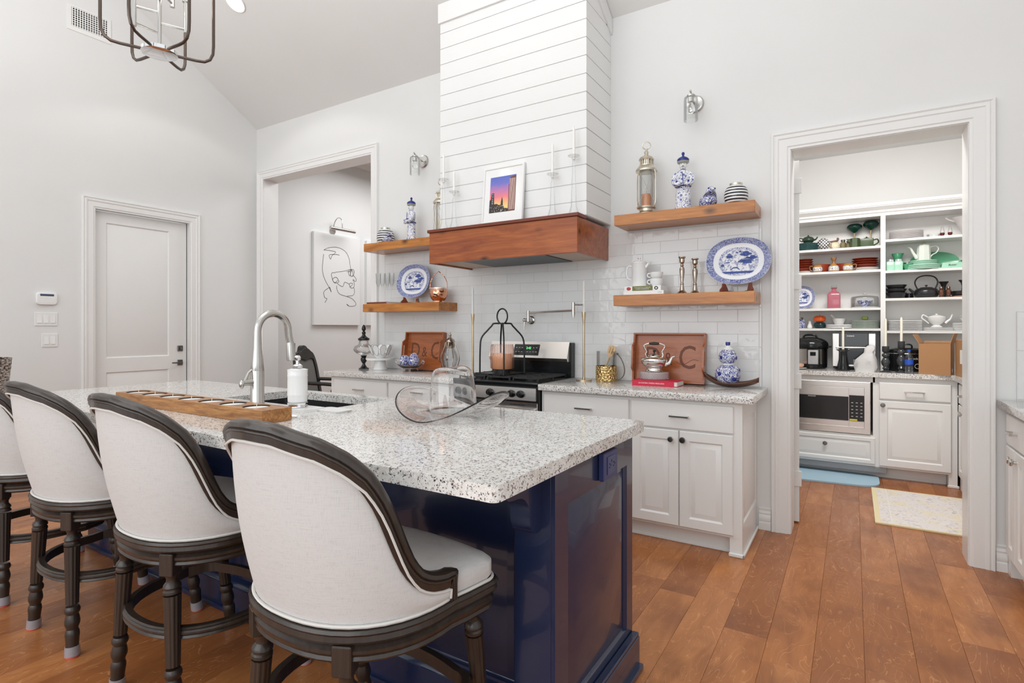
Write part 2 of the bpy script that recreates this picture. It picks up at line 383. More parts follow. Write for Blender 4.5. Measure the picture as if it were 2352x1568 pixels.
# pantry shell
b=B(); b.box(-1.35,Y1,0,-1.25,6.4,3.1); struct(b.done('wall_pantry_left',WALL))
b=B(); b.box(1.3,Y1,0,1.4,6.4,3.1); struct(b.done('wall_pantry_right',WALL))
b=B(); b.box(-1.35,6.3,0,1.4,6.4,3.1); struct(b.done('wall_pantry_back',WALL))
b=B(); b.box(-1.35,Y1,3.0,1.4,6.4,3.1); struct(b.done('ceiling_pantry',WALL))
# dining room shell
b=B(); b.box(-6.26,Y1,0,-6.10,8.3,3.95); struct(b.done('wall_dining_left',WALL))
b=B(); b.box(-6.26,8.2,0,-1.40,8.3,3.95); struct(b.done('wall_dining_back',WALL))
b=B(); b.box(-1.5,6.4,0,-1.4,8.2,3.95); struct(b.done('wall_dining_right',WALL))
b=B(); b.box(-6.26,Y1,3.72,-1.35,8.3,3.85); struct(b.done('ceiling_dining',CEIL))
b=B(); b.prism([(0,0),(.10,0),(.10,-.018),(.085,-.03),(.05,-.04),(.028,-.075),(.02,-.1),(0,-.1)],1,Y1,8.2); o=struct(b.done('trim_5',TRIM)); o.location=(-6.10,0,3.72)
# left door (two-panel, recessed in its frame)
def raised(b,x0,z0,x1,z1,y=0,flip=1):
    b.rings(x0,z0,x1,z1,[(0,0),(.0,.0),(.006,-.008),(.022,-.010),(.050,-.001),(.050,-.001)],y)
def slab_panels(b,x0,z0,x1,z1,t,panels,y=0,deep=.010,bev=.045):
    """flat slab front at y, back at y+t, with sunk raised panels: build frame pieces around panels stacked in z"""
    pans=sorted(panels,key=lambda p:p[1])
    px0,px1=pans[0][0],pans[0][2]
    b.box(x0,y,z0,px0,y+t,z1); b.box(px1,y,z0,x1,y+t,z1)
    zz=z0
    for p in pans:
        b.box(px0,y,zz,px1,y+t,p[1]); zz=p[3]
        b.rings(p[0],p[1],p[2],p[3],[(0,-t),(0,-.001),(.004,-deep*.7),(.010,-deep),(bev,-.002),(bev+.003,-.001)],y)
    b.box(px0,y,zz,px1,y+t,z1)
d1=thing('door_1','white two-panel door in the left wall','door',(XL-.045,DY0+.003,0),PI/2); d1['kind']='structure'; del d1['category']; del d1['label']
b=B(); W_=DY1-DY0-.012; slab_panels(b,0,.01,W_,DZ-.012,.035,[(.108,1.02,W_-.172,2.292),(.108,.22,W_-.172,.885)])
b.done('door_slab',TRIM,d1)
b=B(); b.box(W_-.092,-.012,1.064,W_-.040,0,1.122,.003); b.box(W_-.070,-.03,1.082,W_-.060,-.012,1.104,.003); b.done('deadbolt',BRONZE,d1)
h=B().box(W_-.092,-.010,.917,W_-.040,0,.975,.003).done('handle_plate',BRONZE,d1)
B().cyl((W_-.066,-.010,.946),(W_-.066,-.045,.946),.009).box(W_-.165,-.052,.940,W_-.058,-.040,.954,.003).done('lever',BRONZE,h)
b=B(); b.box(0,.005,0,.02,.05,DZ-.005); b.box(W_+.008,.005,0,W_+.02,.05,DZ-.005); b.done('door_gap',plain('door gap dark',(.03,.025,.02),.9),d1)
# pantry door, swung open edge-on
d2=thing('door_2','x','door',(BX0+.022,YW+.235,0),R(98)); d2['kind']='structure'; del d2['category']; del d2['label']
b=B(); slab_panels(b,0,.012,.84,2.42,.035,[(.12,1.02,.72,2.28),(.12,.22,.72,.885)],-.0175); b.done('door_slab',TRIM,d2)
for z in (.25,.90,1.56,2.2):
    hb=B().box(-.012,-.030,z,.0,.016,z+.10,.001).cyl((-.008,.022,z),(-.008,.022,z+.10),.006)
    for q in (.02,.05,.08): hb.cyl((-.0125,-.008,z+q),(-.0135,-.008,z+q),.003,seg=8)
    hb.done('hinge',TRIM,d2)
# backsplash tiles ----------------------------------------------------------
bs=struct(B().box(-3.86,YW-.0105,.90,-.504,YW-.0005,2.0).done('wall_backsplash',GROUT))
TW,TH=.258,.082; cache={}
def tile(x0,x1,z0,z1):
    key=(round(x1-x0,3),round(z1-z0,3))
    if key not in cache:
        o=B().box(0,0,0,key[0]-.002,.008,key[1]-.002,.001).done('tile',TILE); cache[key]=o.data; D.objects.remove(o)
    link('tile',cache[key],bs,(x0,YW-.012,z0))
r=0; z=.853
while z<2.0:
    za=max(z,.921); zb=min(z+TH,2.0); 
    x=-.519-TW*(1 if r%2 else .5)
    edges=[-.519]
    while x>-3.84: edges.append(x); x-=TW
    edges.append(-3.845)
    for a,c in zip(edges,edges[1:]):
        if a-c>.02 and not (z>1.85 and -2.80<(a+c)/2<-1.55 ): tile(c,a,za,zb)
    z+=TH; r+=1
z=.921
while z<2.0:
    zb=min(z+TW,2.0)
    link('edge_tile',(cache.setdefault(('e',round(zb-z,3)),None) or cache.__setitem__(('e',round(zb-z,3)),(lambda o:(o.data,D.objects.remove(o))[0])(B().box(0,0,0,.0135,.009,zb-z-.003,.002).done('edge_tile',TILE))) or cache[('e',round(zb-z,3))]),bs,(-.518,YW-.0125,z)); z=zb
bs2=struct(B().box(.735,YW-.0105,.90,1.35,YW-.0005,1.39).done('wall_backsplash_right',GROUT)); 
for i,(za,zb) in enumerate(((.925,1.18),(1.183,1.385))):
    for k in range(4):
        B().box(.738+k*.155,YW-.012,za,.738+k*.155+.152,YW-.004,zb,.0015).done('tile',TILE,bs2)
# ================================================================ RANGE HOOD
ch=thing('hood_chimney','white shiplap boarded hood chimney rising from the cedar hood to the ceiling','hood',(0,0,0)); 
CX0,CX1,CY=-2.815,-1.542,3.448
B().prism([(CY+.006,2.071),(YW,2.071),(YW,zc(YW)),(CY+.006,zc(CY))],0,CX0+.006,CX1-.006).done('core',SHIP,ch)
z=2.79-.124*6; 
z=2.046
while z<3.9:
    za=max(z,2.072)+.0022; zb=z+.124-.0022
    B().box(CX0,CY,za,CX1,CY+.0055,min(zb,zc(CY)-.01),.0012).done('front_board',SHIP,ch)
    if za<3.85:
        for (xa,xb) in ((CX1-.0055,CX1),(CX0,CX0+.0055)):
            yb=min(YW,YW-(zb-ZC)/SL-.02) if zb>ZC else YW
            if yb>CY+.05: B().box(xa,CY+.0058,za,xb,yb-.001,zb,.0012).done('side_board',SHIP,ch)
    z+=.124
b=B(); b.box(CX0-.012,CY-.016,3.737,CX1+.016,CY-.0005,3.89,.002); b.done('crown_board',SHIP,ch)
b=B(); b.prism([(CY,zc(CY)-.15),(YW-.005,zc(YW)-.12),(YW-.005,zc(YW)-.005),(CY,zc(CY)-.005)],0,CX1+.0005,CX1+.014); b.done('crown_board',SHIP,ch)
hd=thing('range_hood','reddish knotty cedar range hood box on the wall above the stove','hood',(-2.193,0,0))
b=B(); b.box(-.637,3.331,1.806,.637,3.353,2.046,.002); b.done('front_board',HOODW,hd)
for s in (-1,1): B().box(.615*s if s>0 else -.637,3.3535,1.806,.637 if s>0 else -.615,YW-.012,2.046,.002).done('side_board',HOODW,hd)
b=B(); b.box(-.650,3.318,2.0465,.650,3.447,2.070,.003); b.box(-.650,3.4475,2.0465,-.6285,YW-.012,2.070)
b.done('mantel_board',REDW,hd)
UP=plain('hood underside panel',(.55,.45,.36),.5)
for xa,xb in ((-.614,-.36),(.36,.614)): B().box(xa,3.354,1.818,xb,YW-.014,1.832).done('underside_panel',UP,hd)
b=B(); b.box(-.358,3.355,1.812,.358,YW-.05,1.83,.002); 
b.done('vent_insert',plain('dark grey vent metal',(.05,.055,.06),.4,.6),hd)
# ================================================================ SHELVES
def shelf(x0,x1,z0,z1,label): 
    t=B().box(x0,3.625,z0,x1,YW-.012,z1,.002,M=None)
    o=t.done('floating_shelf',CEDAR); tag(o,label,'shelf'); return o
shelf(-1.412,-.508,2.012,2.084,'upper right cedar floating shelf holding a brass lantern and a striped jar')
shelf(-1.418,-.510,1.456,1.530,'lower right cedar floating shelf holding books and silver candlesticks')
shelf(-3.872,-2.846,2.012,2.084,'upper left cedar floating shelf beside the hood with a robed figurine')
shelf(-3.884,-2.975,1.452,1.526,'lower left cedar floating shelf holding a copper bucket')
# ================================================================ CABINETS
def pull(par,x,z,L=.115,y=0,mat=None):
    b=B(); b.box(x-L/2,y-.034,z-.006,x+L/2,y-.024,z+.006,.002); b.box(x-L/2+.004,y-.026,z-.005,x-L/2+.014,y,z+.005); b.box(x+L/2-.014,y-.026,z-.005,x+L/2-.004,y,z+.005)
    return b.done('handle',mat or NICK,par)
def knob(par,x,z,y=0,mat=None):
    M=Matrix.Translation((x,y,z))@Matrix.Rotation(PI/2,4,'X')
    return B().lathe([(.007,0),(.006,.012),(.017,.018),(.0185,.024),(.015,.029),(0,.030)],seg=20,M=M).done('knob',mat or BRONZE,par)
def dfront(par,x0,z0,x1,z1,name='drawer',y=0,mat=CAB):
    b=B(); b.rings(x0,z0,x1,z1,[(0,-.001),(0,.014),(.004,.019),(.009,.020),(.012,.020)],y); return b.done(name,mat,par)
def ddoor(par,x0,z0,x1,z1,name='door',y=0,f=.055,mat=CAB):
    b=B(); b.rings(x0,z0,x1,z1,[(0,-.001),(0,.016),(.004,.020),(f,.020),(f+.004,.014),(f+.010,.011),(f+.034,.018),(f+.037,.019),(f+.038,.019)],y); return b.done(name,mat,par)
# right base unit, face plane y=3.33 ; local x = world x
def base_unit(name,label,x0,x1,yf,yb,cells,endpanel=None,toe=True,z1=.88):
    t=thing(name,label,'cabinet',(0,yf,0)); d=yb-yf
    b=B(); b.box(x0,0,.105,x1,d,z1,.001); b.done('body',CAB,t)
    b=B(); b.box(x0,.06,.0,x1-.055 if endpanel else x1,.075,.105); b.box(x0,.05,0,x1-.056 if endpanel else x1,.06,.02,.003); b.done('toe_kick',CAB,t)
    for c in cells:
        k,a0,c0,a1,c1=c[:5]
        o=(dfront if k=='drawer' else ddoor)(t,a0,c0,a1,c1,k)
        if k=='drawer': pull(o,(a0+a1)/2,(c0+c1)/2+.0,y=-.018)
        else: knob(o,c[5],c[6],-.019,c[7] if len(c)>7 else None)
    return t
t=base_unit('base_cabinet','white base cabinet with drawers and two raised-panel doors right of the stove',-1.822,-.545,3.33,YW-.002,
   [('drawer',-1.80,.70,-1.196,.855),('drawer',-1.180,.70,-.578,.855),('door',-1.178,.122,-.886,.690,-.928,.638,NICK),('door',-.880,.122,-.580,.690,-.858,.640,BRONZE),('door',-1.80,.122,-1.496,.690,-1.54,.64,NICK),('door',-1.490,.122,-1.196,.690,-1.45,.64,NICK)],True)
b=B(); b.box(-.600,.001,0,-.545,.1,.105); b.done('corner_post',CAB,t)
# end panel facing +X
e=D.objects.new('end_panel',None)
b=B(); W_=YW-.002-3.33; slab_panels(b,0,0,W_,.88,.012,[(.05,.182,W_-.05,.775)],0,.009,.03); o=b.done('end_panel',CAB,t,(-.533,0,0),(0,0,PI/2))
D.objects.remove(e)
b=B(); b.box(-.605,-.012,0,-.520,0,.024,.005); b.box(-.533,-.012,0,-.520,W_,.024,.005); b.done('shoe_molding',TRIM,t)
ct=B(); ct.box(-1.826,3.278,.88,-.468,YW-.012,.92,.004,2); tag(ct.done('countertop',GRAN),'speckled granite countertop right of the stove','countertop')
t=base_unit('base_cabinet','white base cabinet with bar-handled drawers left of the stove',-3.965,-2.564,3.33,YW-.002,
   [('drawer',-3.905,.70,-3.270,.855),('drawer',-3.250,.70,-2.63,.855),('door',-3.905,.122,-3.590,.690,-3.63,.64),('door',-3.584,.122,-3.270,.690,-3.55,.64),('door',-3.25,.122,-2.943,.690,-2.98,.64),('door',-2.937,.122,-2.63,.690,-2.9,.64)])
ct=B(); ct.box(-4.012,3.285,.88,-2.560,YW-.012,.92,.004,2); tag(ct.done('countertop',GRAN),'speckled granite countertop left of the stove','countertop')
# right edge run: cabinet facing -X
def side_unit(name,label,x,y1,length,depth,cells,z1=.88):
    t=thing(name,label,'cabinet',(x,y1,0),-PI/2)
    B().box(0,0,.105,length,depth,z1,.001).done('body',CAB,t); b=B(); b.box(0,.06,0,length,.075,.105); b.box(0,.045,0,length,.06,.02); b.done('toe_kick',CAB,t)
    B().box(0,.0005,0,.06,.1,.105).done('corner_post',CAB,t)
    for c in cells:
        k,a0,c0,a1,c1=c[:5]; o=(dfront if k=='drawer' else ddoor)(t,a0,c0,a1,c1,k)
        if k=='drawer': pull(o,(a0+a1)/2,(c0+c1)/2,y=-.018)
        else: knob(o,c[5],c[6],-.019,NICK)
    return t
side_unit('base_cabinet','white base cabinet with drawer pulls at the right edge beyond the pantry door',.70,YW-.017,1.55,.64,[('drawer',.06,.70,.44,.855),('door',.06,.122,.247,.69,.222,.64),('door',.253,.122,.44,.69,.278,.64),('drawer',.46,.70,1.1,.855),('door',.46,.122,.78,.69,.74,.64),('door',.786,.122,1.1,.69,.83,.64)])
b=B(); b.box(.655,2.3,.88,1.35,YW-.013,.92,.004,2); tag(b.done('countertop',GRAN),'granite countertop at the right edge of the room','countertop')
# ================================================================ PANTRY CABINETS
t=thing('base_cabinet','pantry base cabinet under the back counter, beside the microwave','cabinet',(0,5.70,0))
b=B(); b.box(-1.2,.0,.105,-.66,.598,.88); b.box(-.66,.0,.105,.72,.598,.372); b.box(-.66,.02,.835,.16,.598,.88); b.box(.145,0,.372,.72,.598,.88); b.box(-.66,0,.832,.16,.02,.88); b.done('body',CAB,t)
b=B(); b.box(-1.2,.11,0,.66,.125,.105); b.box(-1.2,.10,0,.655,.11,.02); b.done('toe_kick',CAB,t)
b=B(); b.box(.662,.0005,0,.72,.12,.105); b.box(.655,-.012,0,.732,0,.022,.004); b.done('corner_post',CAB,t)
o=ddoor(t,-.61,.128,.160,.354,'drawer',f=.03); knob(o,-.215,.275,-.019)
o=dfront(t,.190,.695,.678,.838); pull(o,.434,.765,.14,-.018,CHROME)
o=ddoor(t,.190,.122,.678,.680); knob(o,.215,.645,-.019)
B().box(-.60,.0,.055,.245,.08,.103,.002).done('toe_kick_drawer',plain('grey metal strip',(.30,.30,.31),.4,.6),t)
side_unit('base_cabinet','pantry side base cabinet seen edge-on past the doorway',.735,5.685,1.08,.55,[('drawer',.06,.70,.50,.855),('door',.06,.122,.27,.69,.245,.64),('door',.276,.122,.50,.69,.30,.64),('drawer',.52,.70,.98,.855),('door',.52,.122,.745,.69,.72,.64),('door',.75,.122,.98,.69,.78,.64)])
b=B(); b.prism([(-1.2,5.665),(.69,5.665),(.69,4.6),(1.29,4.6),(1.29,6.29),(-1.2,6.29)],2,.88,.92); tag(b.done('countertop',GRAN),'granite countertop running round the pantry','countertop')
# microwave
mw=thing('microwave','stainless steel microwave built in below the pantry counter','microwave',(-.26,5.70,0))
MX=.388
b=B(); b.rings(-.39,.378,MX,.832,[(0,0),(0,.010),(.004,.013),(.045,.013),(.047,.004),(.048,.004)]); b.done('trim_frame',STEEL,mw)
b=B(); b.box(-.34,-.012,.70,.225,-.002,.775,.001); b.box(-.34,-.012,.435,.225,-.002,.485,.001); b.box(.229,-.012,.435,.342,-.002,.485,.001); b.box(.229,-.012,.715,.342,-.002,.775,.001); b.done('door_rail',STEEL,mw)
kb=B().box(-.34,-.014,.487,.225,-.001,.698,.001).done('door_glass',BLACK,mw)
pn=B().box(.229,-.014,.487,.342,-.001,.713,.001).done('control_panel',BLACK,mw)
GREYP=plain('light grey print',(.5,.5,.5),.5); WHITEP=plain('white print',(.85,.85,.85),.5)
b=B()
for i in range(5):
    for j in range(3): b.box(.245+j*.034,-.0148,.525+i*.03,.260+j*.034,-.0142,.531+i*.03)
b.done('key_legend',GREYP,pn)
txt('FRIGIDAIRE',.012,WHITEP,mw,(-.06,-.0146,.688)); B().box(.232,-.0148,.490,.290,-.0142,.505).done('sticker',plain('yellow sticker',(.75,.6,.05),.6),mw)
# open shelving
su=thing('shelving_unit','tall white open shelving unit on the pantry back wall','shelving',(0,6.0,0))
for xa,xb in ((.211,.248),(-1.2,-1.16),(1.26,1.295)): B().box(xa,0,.9205,xb,.27,2.32).done('upright',CAB,su)
B().box(-1.2,.0,2.3205,1.295,.285,2.40).done('top_panel',CAB,su); B().box(-1.2,.2705,.9205,1.295,.285,2.32).done('back_panel',CAB,su)
b=B(); b.prism([(0,2.345),(-.012,2.355),(-.012,2.37),(-.05,2.40),(-.05,2.405),(-.056,2.41),(-.056,2.435),(0,2.435)],0,-1.2,1.295); b.done('cornice',TRIM,su)
for z in (2.053,1.837,1.490,1.300): B().box(-1.16,.0,z-.022,.211,.27,z,.001).done('shelf_board',CAB,su)
for z in (2.102,1.821,1.571,1.279): B().box(.248,.0,z-.022,1.26,.27,z,.001).done('shelf_board',CAB,su)
# mats and rug
b=B(); n=[(-.75,5.80)]+[(.12,5.795)]+[(.188-.0*k,0) for k in ()]
P=[(-.80,5.79),(.10,5.79)]+[(.188-.09+.09*math.sin(a),5.70+.09*math.cos(a)) for a in [i*PI/12 for i in range(1,6)]]+[(.188,5.66),(.188,5.52)]+[(.188-.14+.14*math.cos(a),5.50-.14*math.sin(a)) for a in [i*PI/12 for i in range(1,6)]]+[(.05,5.355),(-.80,5.27)]
b.prism(P,2,.001,.014); tag(b.done('kitchen_mat',painted('pale blue foam mat',(.40,.58,.70),.8,.1)),'pale blue rounded mat on the pantry floor under the microwave','mat')
rg=thing('rug','pale yellow and lilac patterned rug on the pantry floor','rug',(.42,4.87,0))
B().box(-.29,-.475,.0015,.28,.475,.009,.002).done('pile',RUG,rg)
b=B(); YB=plain('yellow rug border',(.80,.70,.45),.95)
b.box(-.2955,-.4755,.001,-.262,.4755,.0105); b.box(-.2619,-.4755,.001,.2855,-.455,.0105); b.box(-.2619,.455,.001,.2855,.4755,.0105); b.done('border',YB,rg)
b=B(); LB=plain('pale rug line',(.80,.76,.72),.95); b.box(-.205,-.455,.009,-.195,.455,.0112); b.box(.2,-.455,.009,.208,.455,.0112); b.done('stripe',LB,rg)
# ================================================================ ISLAND
IX0,IX1,IY0,IY1=-3.86,-.725,1.403,2.05; ZT=.94
isl=thing('kitchen_island','navy blue kitchen island with raised panels under white granite','island',(0,0,0))
IYB=1.490
for q in ((IX0,IYB+.0125,.0,-2.83,IY1,.899),(-1.95,IYB+.0125,0,IX1-.0125,IY1,.899),(-2.8299,IYB+.0125,0,-1.9501,IYB+.03,.899),(-2.8299,IY1-.005,0,-1.9501,IY1-.0001,.899),(-2.8299,IYB+.031,.1,-1.9501,IY1-.021,.12)): B().box(*q).done('body',NAVY,isl)
# +X end: frame and raised panel
b=B(); W_=IY1-IY0; slab_panels(b,0,.0,W_,.899,.012,[(.085,.165,W_-.06,.785)],0,.014,.055)
b.done('end_panel',NAVY,isl,(IX1,IY0,0),(0,0,PI/2))
# stool side: pilasters and recessed panels
def iside(x0,x1):
    b=B(); slab_panels(b,x0,0,x1,.899,.012,[(x0+.06,.165,x1-.05,.815)],0,.009,.03); return b.done('side_panel',NAVY,isl,(0,IYB,0))
xs=[-.862,-1.60,-2.34,-3.08,-3.80]
for a,c in zip(xs[1:],xs): iside(a,c)
B().box(-.862,0,0,IX1-.0125,.087,.899,.002).done('pilaster',NAVY,isl,(0,IY0,0))
def corbel(x):
    b=B(); pr=crm([(0,.892,0),(-.20,.892,0),(-.205,.87,0),(-.18,.845,0),(-.11,.835,0),(-.075,.80,0),(-.07,.76,0),(-.055,.725,0),(-.02,.715,0),(0,.72,0)],3)
    b.prism([(p.x,p.y) for p in pr],0,x-.032,x+.032); b.done('corbel',NAVY,isl,(0,IY0,0),ang=50)
for x in (-.800,): corbel(x)
b=B()
for (d0,z0,z1) in ((.030,.0,.125),(.045,.0,.022)):
    b.box(IX0-d0,IYB-d0,z0,IX1-.01,IYB+.02,z1,.003); b.box(-.875-d0*.5,IY0-d0,z0,IX1+d0,IY0+.11,z1,.003); b.box(IX1-.03,IY0+.05,z0,IX1+d0,IY1,z1,.003)
bm_=b.done('base_molding',NAVY,isl)
B().prism([(0,.125),(-.028,.125),(-.020,.14),(-.008,.15),(0,.155)],0,IX0,IX1+.02,M=Matrix.Translation((0,IYB,0))).done('base_cap',NAVY,isl)
B().box(IX1+.0005,IY0-.01,.125,IX1+.027,IY1,.137,.003).done('base_cap',NAVY,isl)
# outlet on the end panel
ot=thing('power_outlet','navy blue power outlet on the end of the island','outlet',(IX1,1.775,.836),PI/2)
B().box(-.060,-.022,-.047,.062,-.0005,.046,.003).done('cover_plate',plain('navy plastic',(.025,.035,.13),.35),ot)
f=B().box(-.033,-.0245,-.030,.035,-.0221,.030,.001).done('outlet_face',plain('navy plastic face',(.03,.045,.15),.3),ot)
b=B()
for s in (-1,1):
    for dz in (-.006,.006): b.box(s*.018-.004,-.0252,dz-.0015,s*.018+.004,-.0246,dz+.0015)
    b.box(s*.018+.008,-.0252,-.003,s*.018+.012,-.0246,.003)
b.box(-.002,-.0252,.01,.002,-.0246,.017); b.done('socket_slots',DARK,ot)
# countertop with sink cut-out
CX0_,CX1_,CY0_,CY1_=-3.905,-.690,1.045,2.100; SX0,SX1,SY0,SY1=-2.78,-2.00,1.650,2.030
ct=thing('countertop','large white speckled granite island countertop with rounded front corner','countertop',(0,0,0))
b=B(); n0=.022
out=[(CX0_,CY1_),(CX0_,CY0_)]+[(CX1_-n0+n0*math.sin(a),CY0_+n0-n0*math.cos(a)) for a in [i*PI/16 for i in range(9)]]+[(CX1_-.02+.02*math.cos(a),CY1_-.02+.02*math.sin(a)) for a in [i*PI/8 for i in range(5)]]
bm=b.bm
def slabhole(outer,inner,z0,z1):
    vo=[bm.verts.new((x,y,z1)) for x,y in outer]; vi=[bm.verts.new((x,y,z1)) for x,y in inner]
    eo=[bm.edges.new((vo[i],vo[(i+1)%len(vo)])) for i in range(len(vo))]; ei=[bm.edges.new((vi[i],vi[(i+1)%len(vi)])) for i in range(len(vi))]
    r=bmesh.ops.triangle_fill(bm,edges=eo+ei,use_beauty=True); fs=[g for g in r['geom'] if isinstance(g,bmesh.types.BMFace)]
    ex=bmesh.ops.extrude_face_region(bm,geom=fs); vs=[g for g in ex['geom'] if isinstance(g,bmesh.types.BMVert)]; bmesh.ops.translate(bm,vec=(0,0,z0-z1),verts=vs)
slabhole(out,[(SX0,SY0),(SX1,SY0),(SX1,SY1),(SX0,SY1)],.90,ZT)
b.done('slab',GRAN,ct)
sk=thing('sink','black undermount sink set into the island countertop','sink',((SX0+SX1)/2,(SY0+SY1)/2,.9))
sw,sd=(SX1-SX0)/2,(SY1-SY0)/2
BLK=plain('black composite sink',(.012,.013,.014),.35)
b=B(); R1=[(-sw,-sd),(sw,-sd),(sw,sd),(-sw,sd)]
def rr(w,d,z,r=.04,n=5): return [((sx*(w-r))+r*math.cos(a),(sy*(d-r))+r*math.sin(a),z) for sx,sy,a0 in ((1,1,0),(-1,1,PI/2),(-1,-1,PI),(1,-1,1.5*PI)) for a in [a0+i*PI/2/n for i in range(n+1)]]
b.loft([rr(sw+.02,sd+.008,-.001,.02),rr(sw+.02,sd+.008,-.225,.02),rr(sw-.03,sd-.03,-.225),rr(sw-.015,sd-.015,-.215),rr(sw-.0,sd-.0,-.004)][::-1],True,False)
b.loft([rr(sw,sd,-.004),rr(sw+.02,sd+.008,-.001,.02)],True,False); b.loft([rr(sw-.03,sd-.03,-.225),rr(.04,.04,-.228)],True,True); b.done('basin',BLK,sk)
B().lathe([(.045,-.224),(.042,-.219),(.02,-.222),(0,-.222)]).done('drain',CHROME,sk)
b=B(); 
for i in range(7): b.cyl((-.35+i*.05,-sd+.03,-.19),(-.35+i*.05,sd-.03,-.19),.003,seg=6)
b.cyl((-.36,-sd+.03,-.19),(-.04,-sd+.03,-.19),.003,seg=6).cyl((-.36,sd-.03,-.19),(-.04,sd-.03,-.19),.003,seg=6); b.done('sink_rack',CHROME,sk)
# faucet
fa=thing('kitchen_faucet','tall brushed nickel gooseneck faucet beside the island sink','faucet',(-2.430,1.60,ZT))
b=B(); b.lathe([(.033,0),(.033,.006),(.031,.01),(.031,.155),(.0305,.158),(.031,.161),(.026,.21),(.021,.26),(.0195,.30)],seg=28); b.done('body',NICK,fa)
th=R(20); hx,hy=math.sin(th)*1,math.cos(th)*1
arc=[(0,0,.30)]+[( (.085-.085*math.cos(a))*0, (.085-.085*math.cos(a)), .345+.085*math.sin(a)*1.05) for a in [i*PI/14 for i in range(0,14)]]
arc+= [(0,.172,.325),(0,.180,.29)]
b=B(); b.tube([(0,0,.295)]+arc[1:],[.0195]+[.0180]*(len(arc)-1),18); b.done('spout',NICK,fa)
hd_=B().tube([(0,.180,.292),(0,.183,.27),(0,.188,.20)],[.018,.0215,.0235],18).tube([(0,.188,.2005),(0,.1883,.198)],[.021,.021],18).done('spray_head',NICK,fa)
B().box(-.007,.201,.235,.007,.2085,.285,.002).done('spray_button',plain('dark nickel',(.25,.24,.23),.3,1),hd_)
hd2=B().cyl((0,0,.105),(0,-.075,.105),.0155).tube([(0,-.062,.115),(0,-.045,.150),(0,-.02,.170)],[.008,.006,.004],10).sphere((0,-.08,.098),.014,sc=(.9,.8,1.5)).done('lever',NICK,fa)
# soap dispenser on saucer
tag(B().prism([(-.075,-.055),(.075,-.055),(.085,0),(.075,.055),(-.075,.055),(-.085,0)],2,0,.012).done('saucer',WHITEC,None,(-2.062,1.578,ZT)),'white ceramic dish under the soap dispenser on the island','dish')
sp=thing('soap_dispenser','white soap dispenser with crystal pump on the island','dispenser',(-2.094,1.573,ZT+.012))
B().lathe([(.036,.022),(.041,.026),(.042,.05),(.0435,.054),(.0425,.060),(.042,.135),(.0435,.14),(.042,.146),(.043,.165),(.044,.166),(.03,.170),(0,.170)]).done('bottle',WHITEC,sp)
B().lathe([(.040,0),(.043,.003),(.041,.010),(.043,.02),(.038,.022)]).done('base_ring',CHROME,sp)
B().lathe([(.012,.170),(.021,.172),(.022,.183),(.016,.188),(.008,.191),(.008,.203),(.013,.207),(.014,.220),(.009,.228),(0,.229)],seg=10).done('crystal_pump',CHROME,sp,ang=10)
b=B(); b.loft([rr(.075,.04,0,.02),rr(.08,.045,.008,.02)]); tag(b.done('tray',WHITEC,None,(-1.925,1.630,ZT)),'small white dish beside the sink by the soap dispenser','dish')
# candle tray
tr=thing('candle_tray','long rustic wooden block candle holder with seven round candle wells','candle holder',(-2.455,1.318,ZT),0)
L=1.16; D2=.064
b=B(); bm=b.bm
cs=[-.50+.158*i for i in range(7)]
holes=[]; rad=.052
vo=[bm.verts.new(p) for p in ((-L/2,-D2,.052),(L/2,-D2,.052),(L/2,D2,.052),(-L/2,D2,.052))]
es=[bm.edges.new((vo[i],vo[(i+1)%4])) for i in range(4)]; H=[]
for cx in cs:
    hv=[bm.verts.new((cx+rad*math.cos(2*PI*i/24),rad*math.sin(2*PI*i/24),.052)) for i in range(24)]; H.append(hv); es+=[bm.edges.new((hv[i],hv[(i+1)%24])) for i in range(24)]
bmesh.ops.triangle_fill(bm,edges=es,use_beauty=True)
lo=[bm.verts.new((v.co.x,v.co.y,.001)) for v in vo]
for i in range(4): bm.faces.new((vo[i],vo[(i+1)%4],lo[(i+1)%4],lo[i]))
bm.faces.new(lo)
for hv in H:
    l2=[bm.verts.new((v.co.x,v.co.y,.02)) for v in hv]
    for i in range(24): bm.faces.new((hv[i],hv[(i+1)%24],l2[(i+1)%24],l2[i]))
    bm.faces.new(l2)
b.done('block',RUST,tr)
for cx in cs: B().lathe([(rad-.0005,.0205),(rad-.0005,.0515),(rad-.003,.0515),(rad-.003,.0205)],c=(cx,0,0),cap=False).done('candle_cup',MT.get('dark candle cup') or plain('dark candle cup',(.02,.012,.01),.5),tr)
for i,cx in enumerate(cs):
    nm=('seventh at the far left end','sixth','fifth','fourth and middle','third','second','first at the near right end')[i]
    cd=thing('candle','white candle in the wooden tray, %s'%nm,'candle',(tr.location.x+cx,tr.location.y,ZT),0,'candles in the wooden tray')
    B().lathe([(rad-.0035,.0205),(rad-.0035,.0465),(rad-.006,.047),(0,.047)]).done('wax',WAXW,cd); B().tube([(0,0,.0465),(.001,0,.055),(.003,0,.063)],.0013,6).done('wick',plain('wick',(.8,.78,.72),.8) if 'wick' not in MT else MT['wick'],cd)
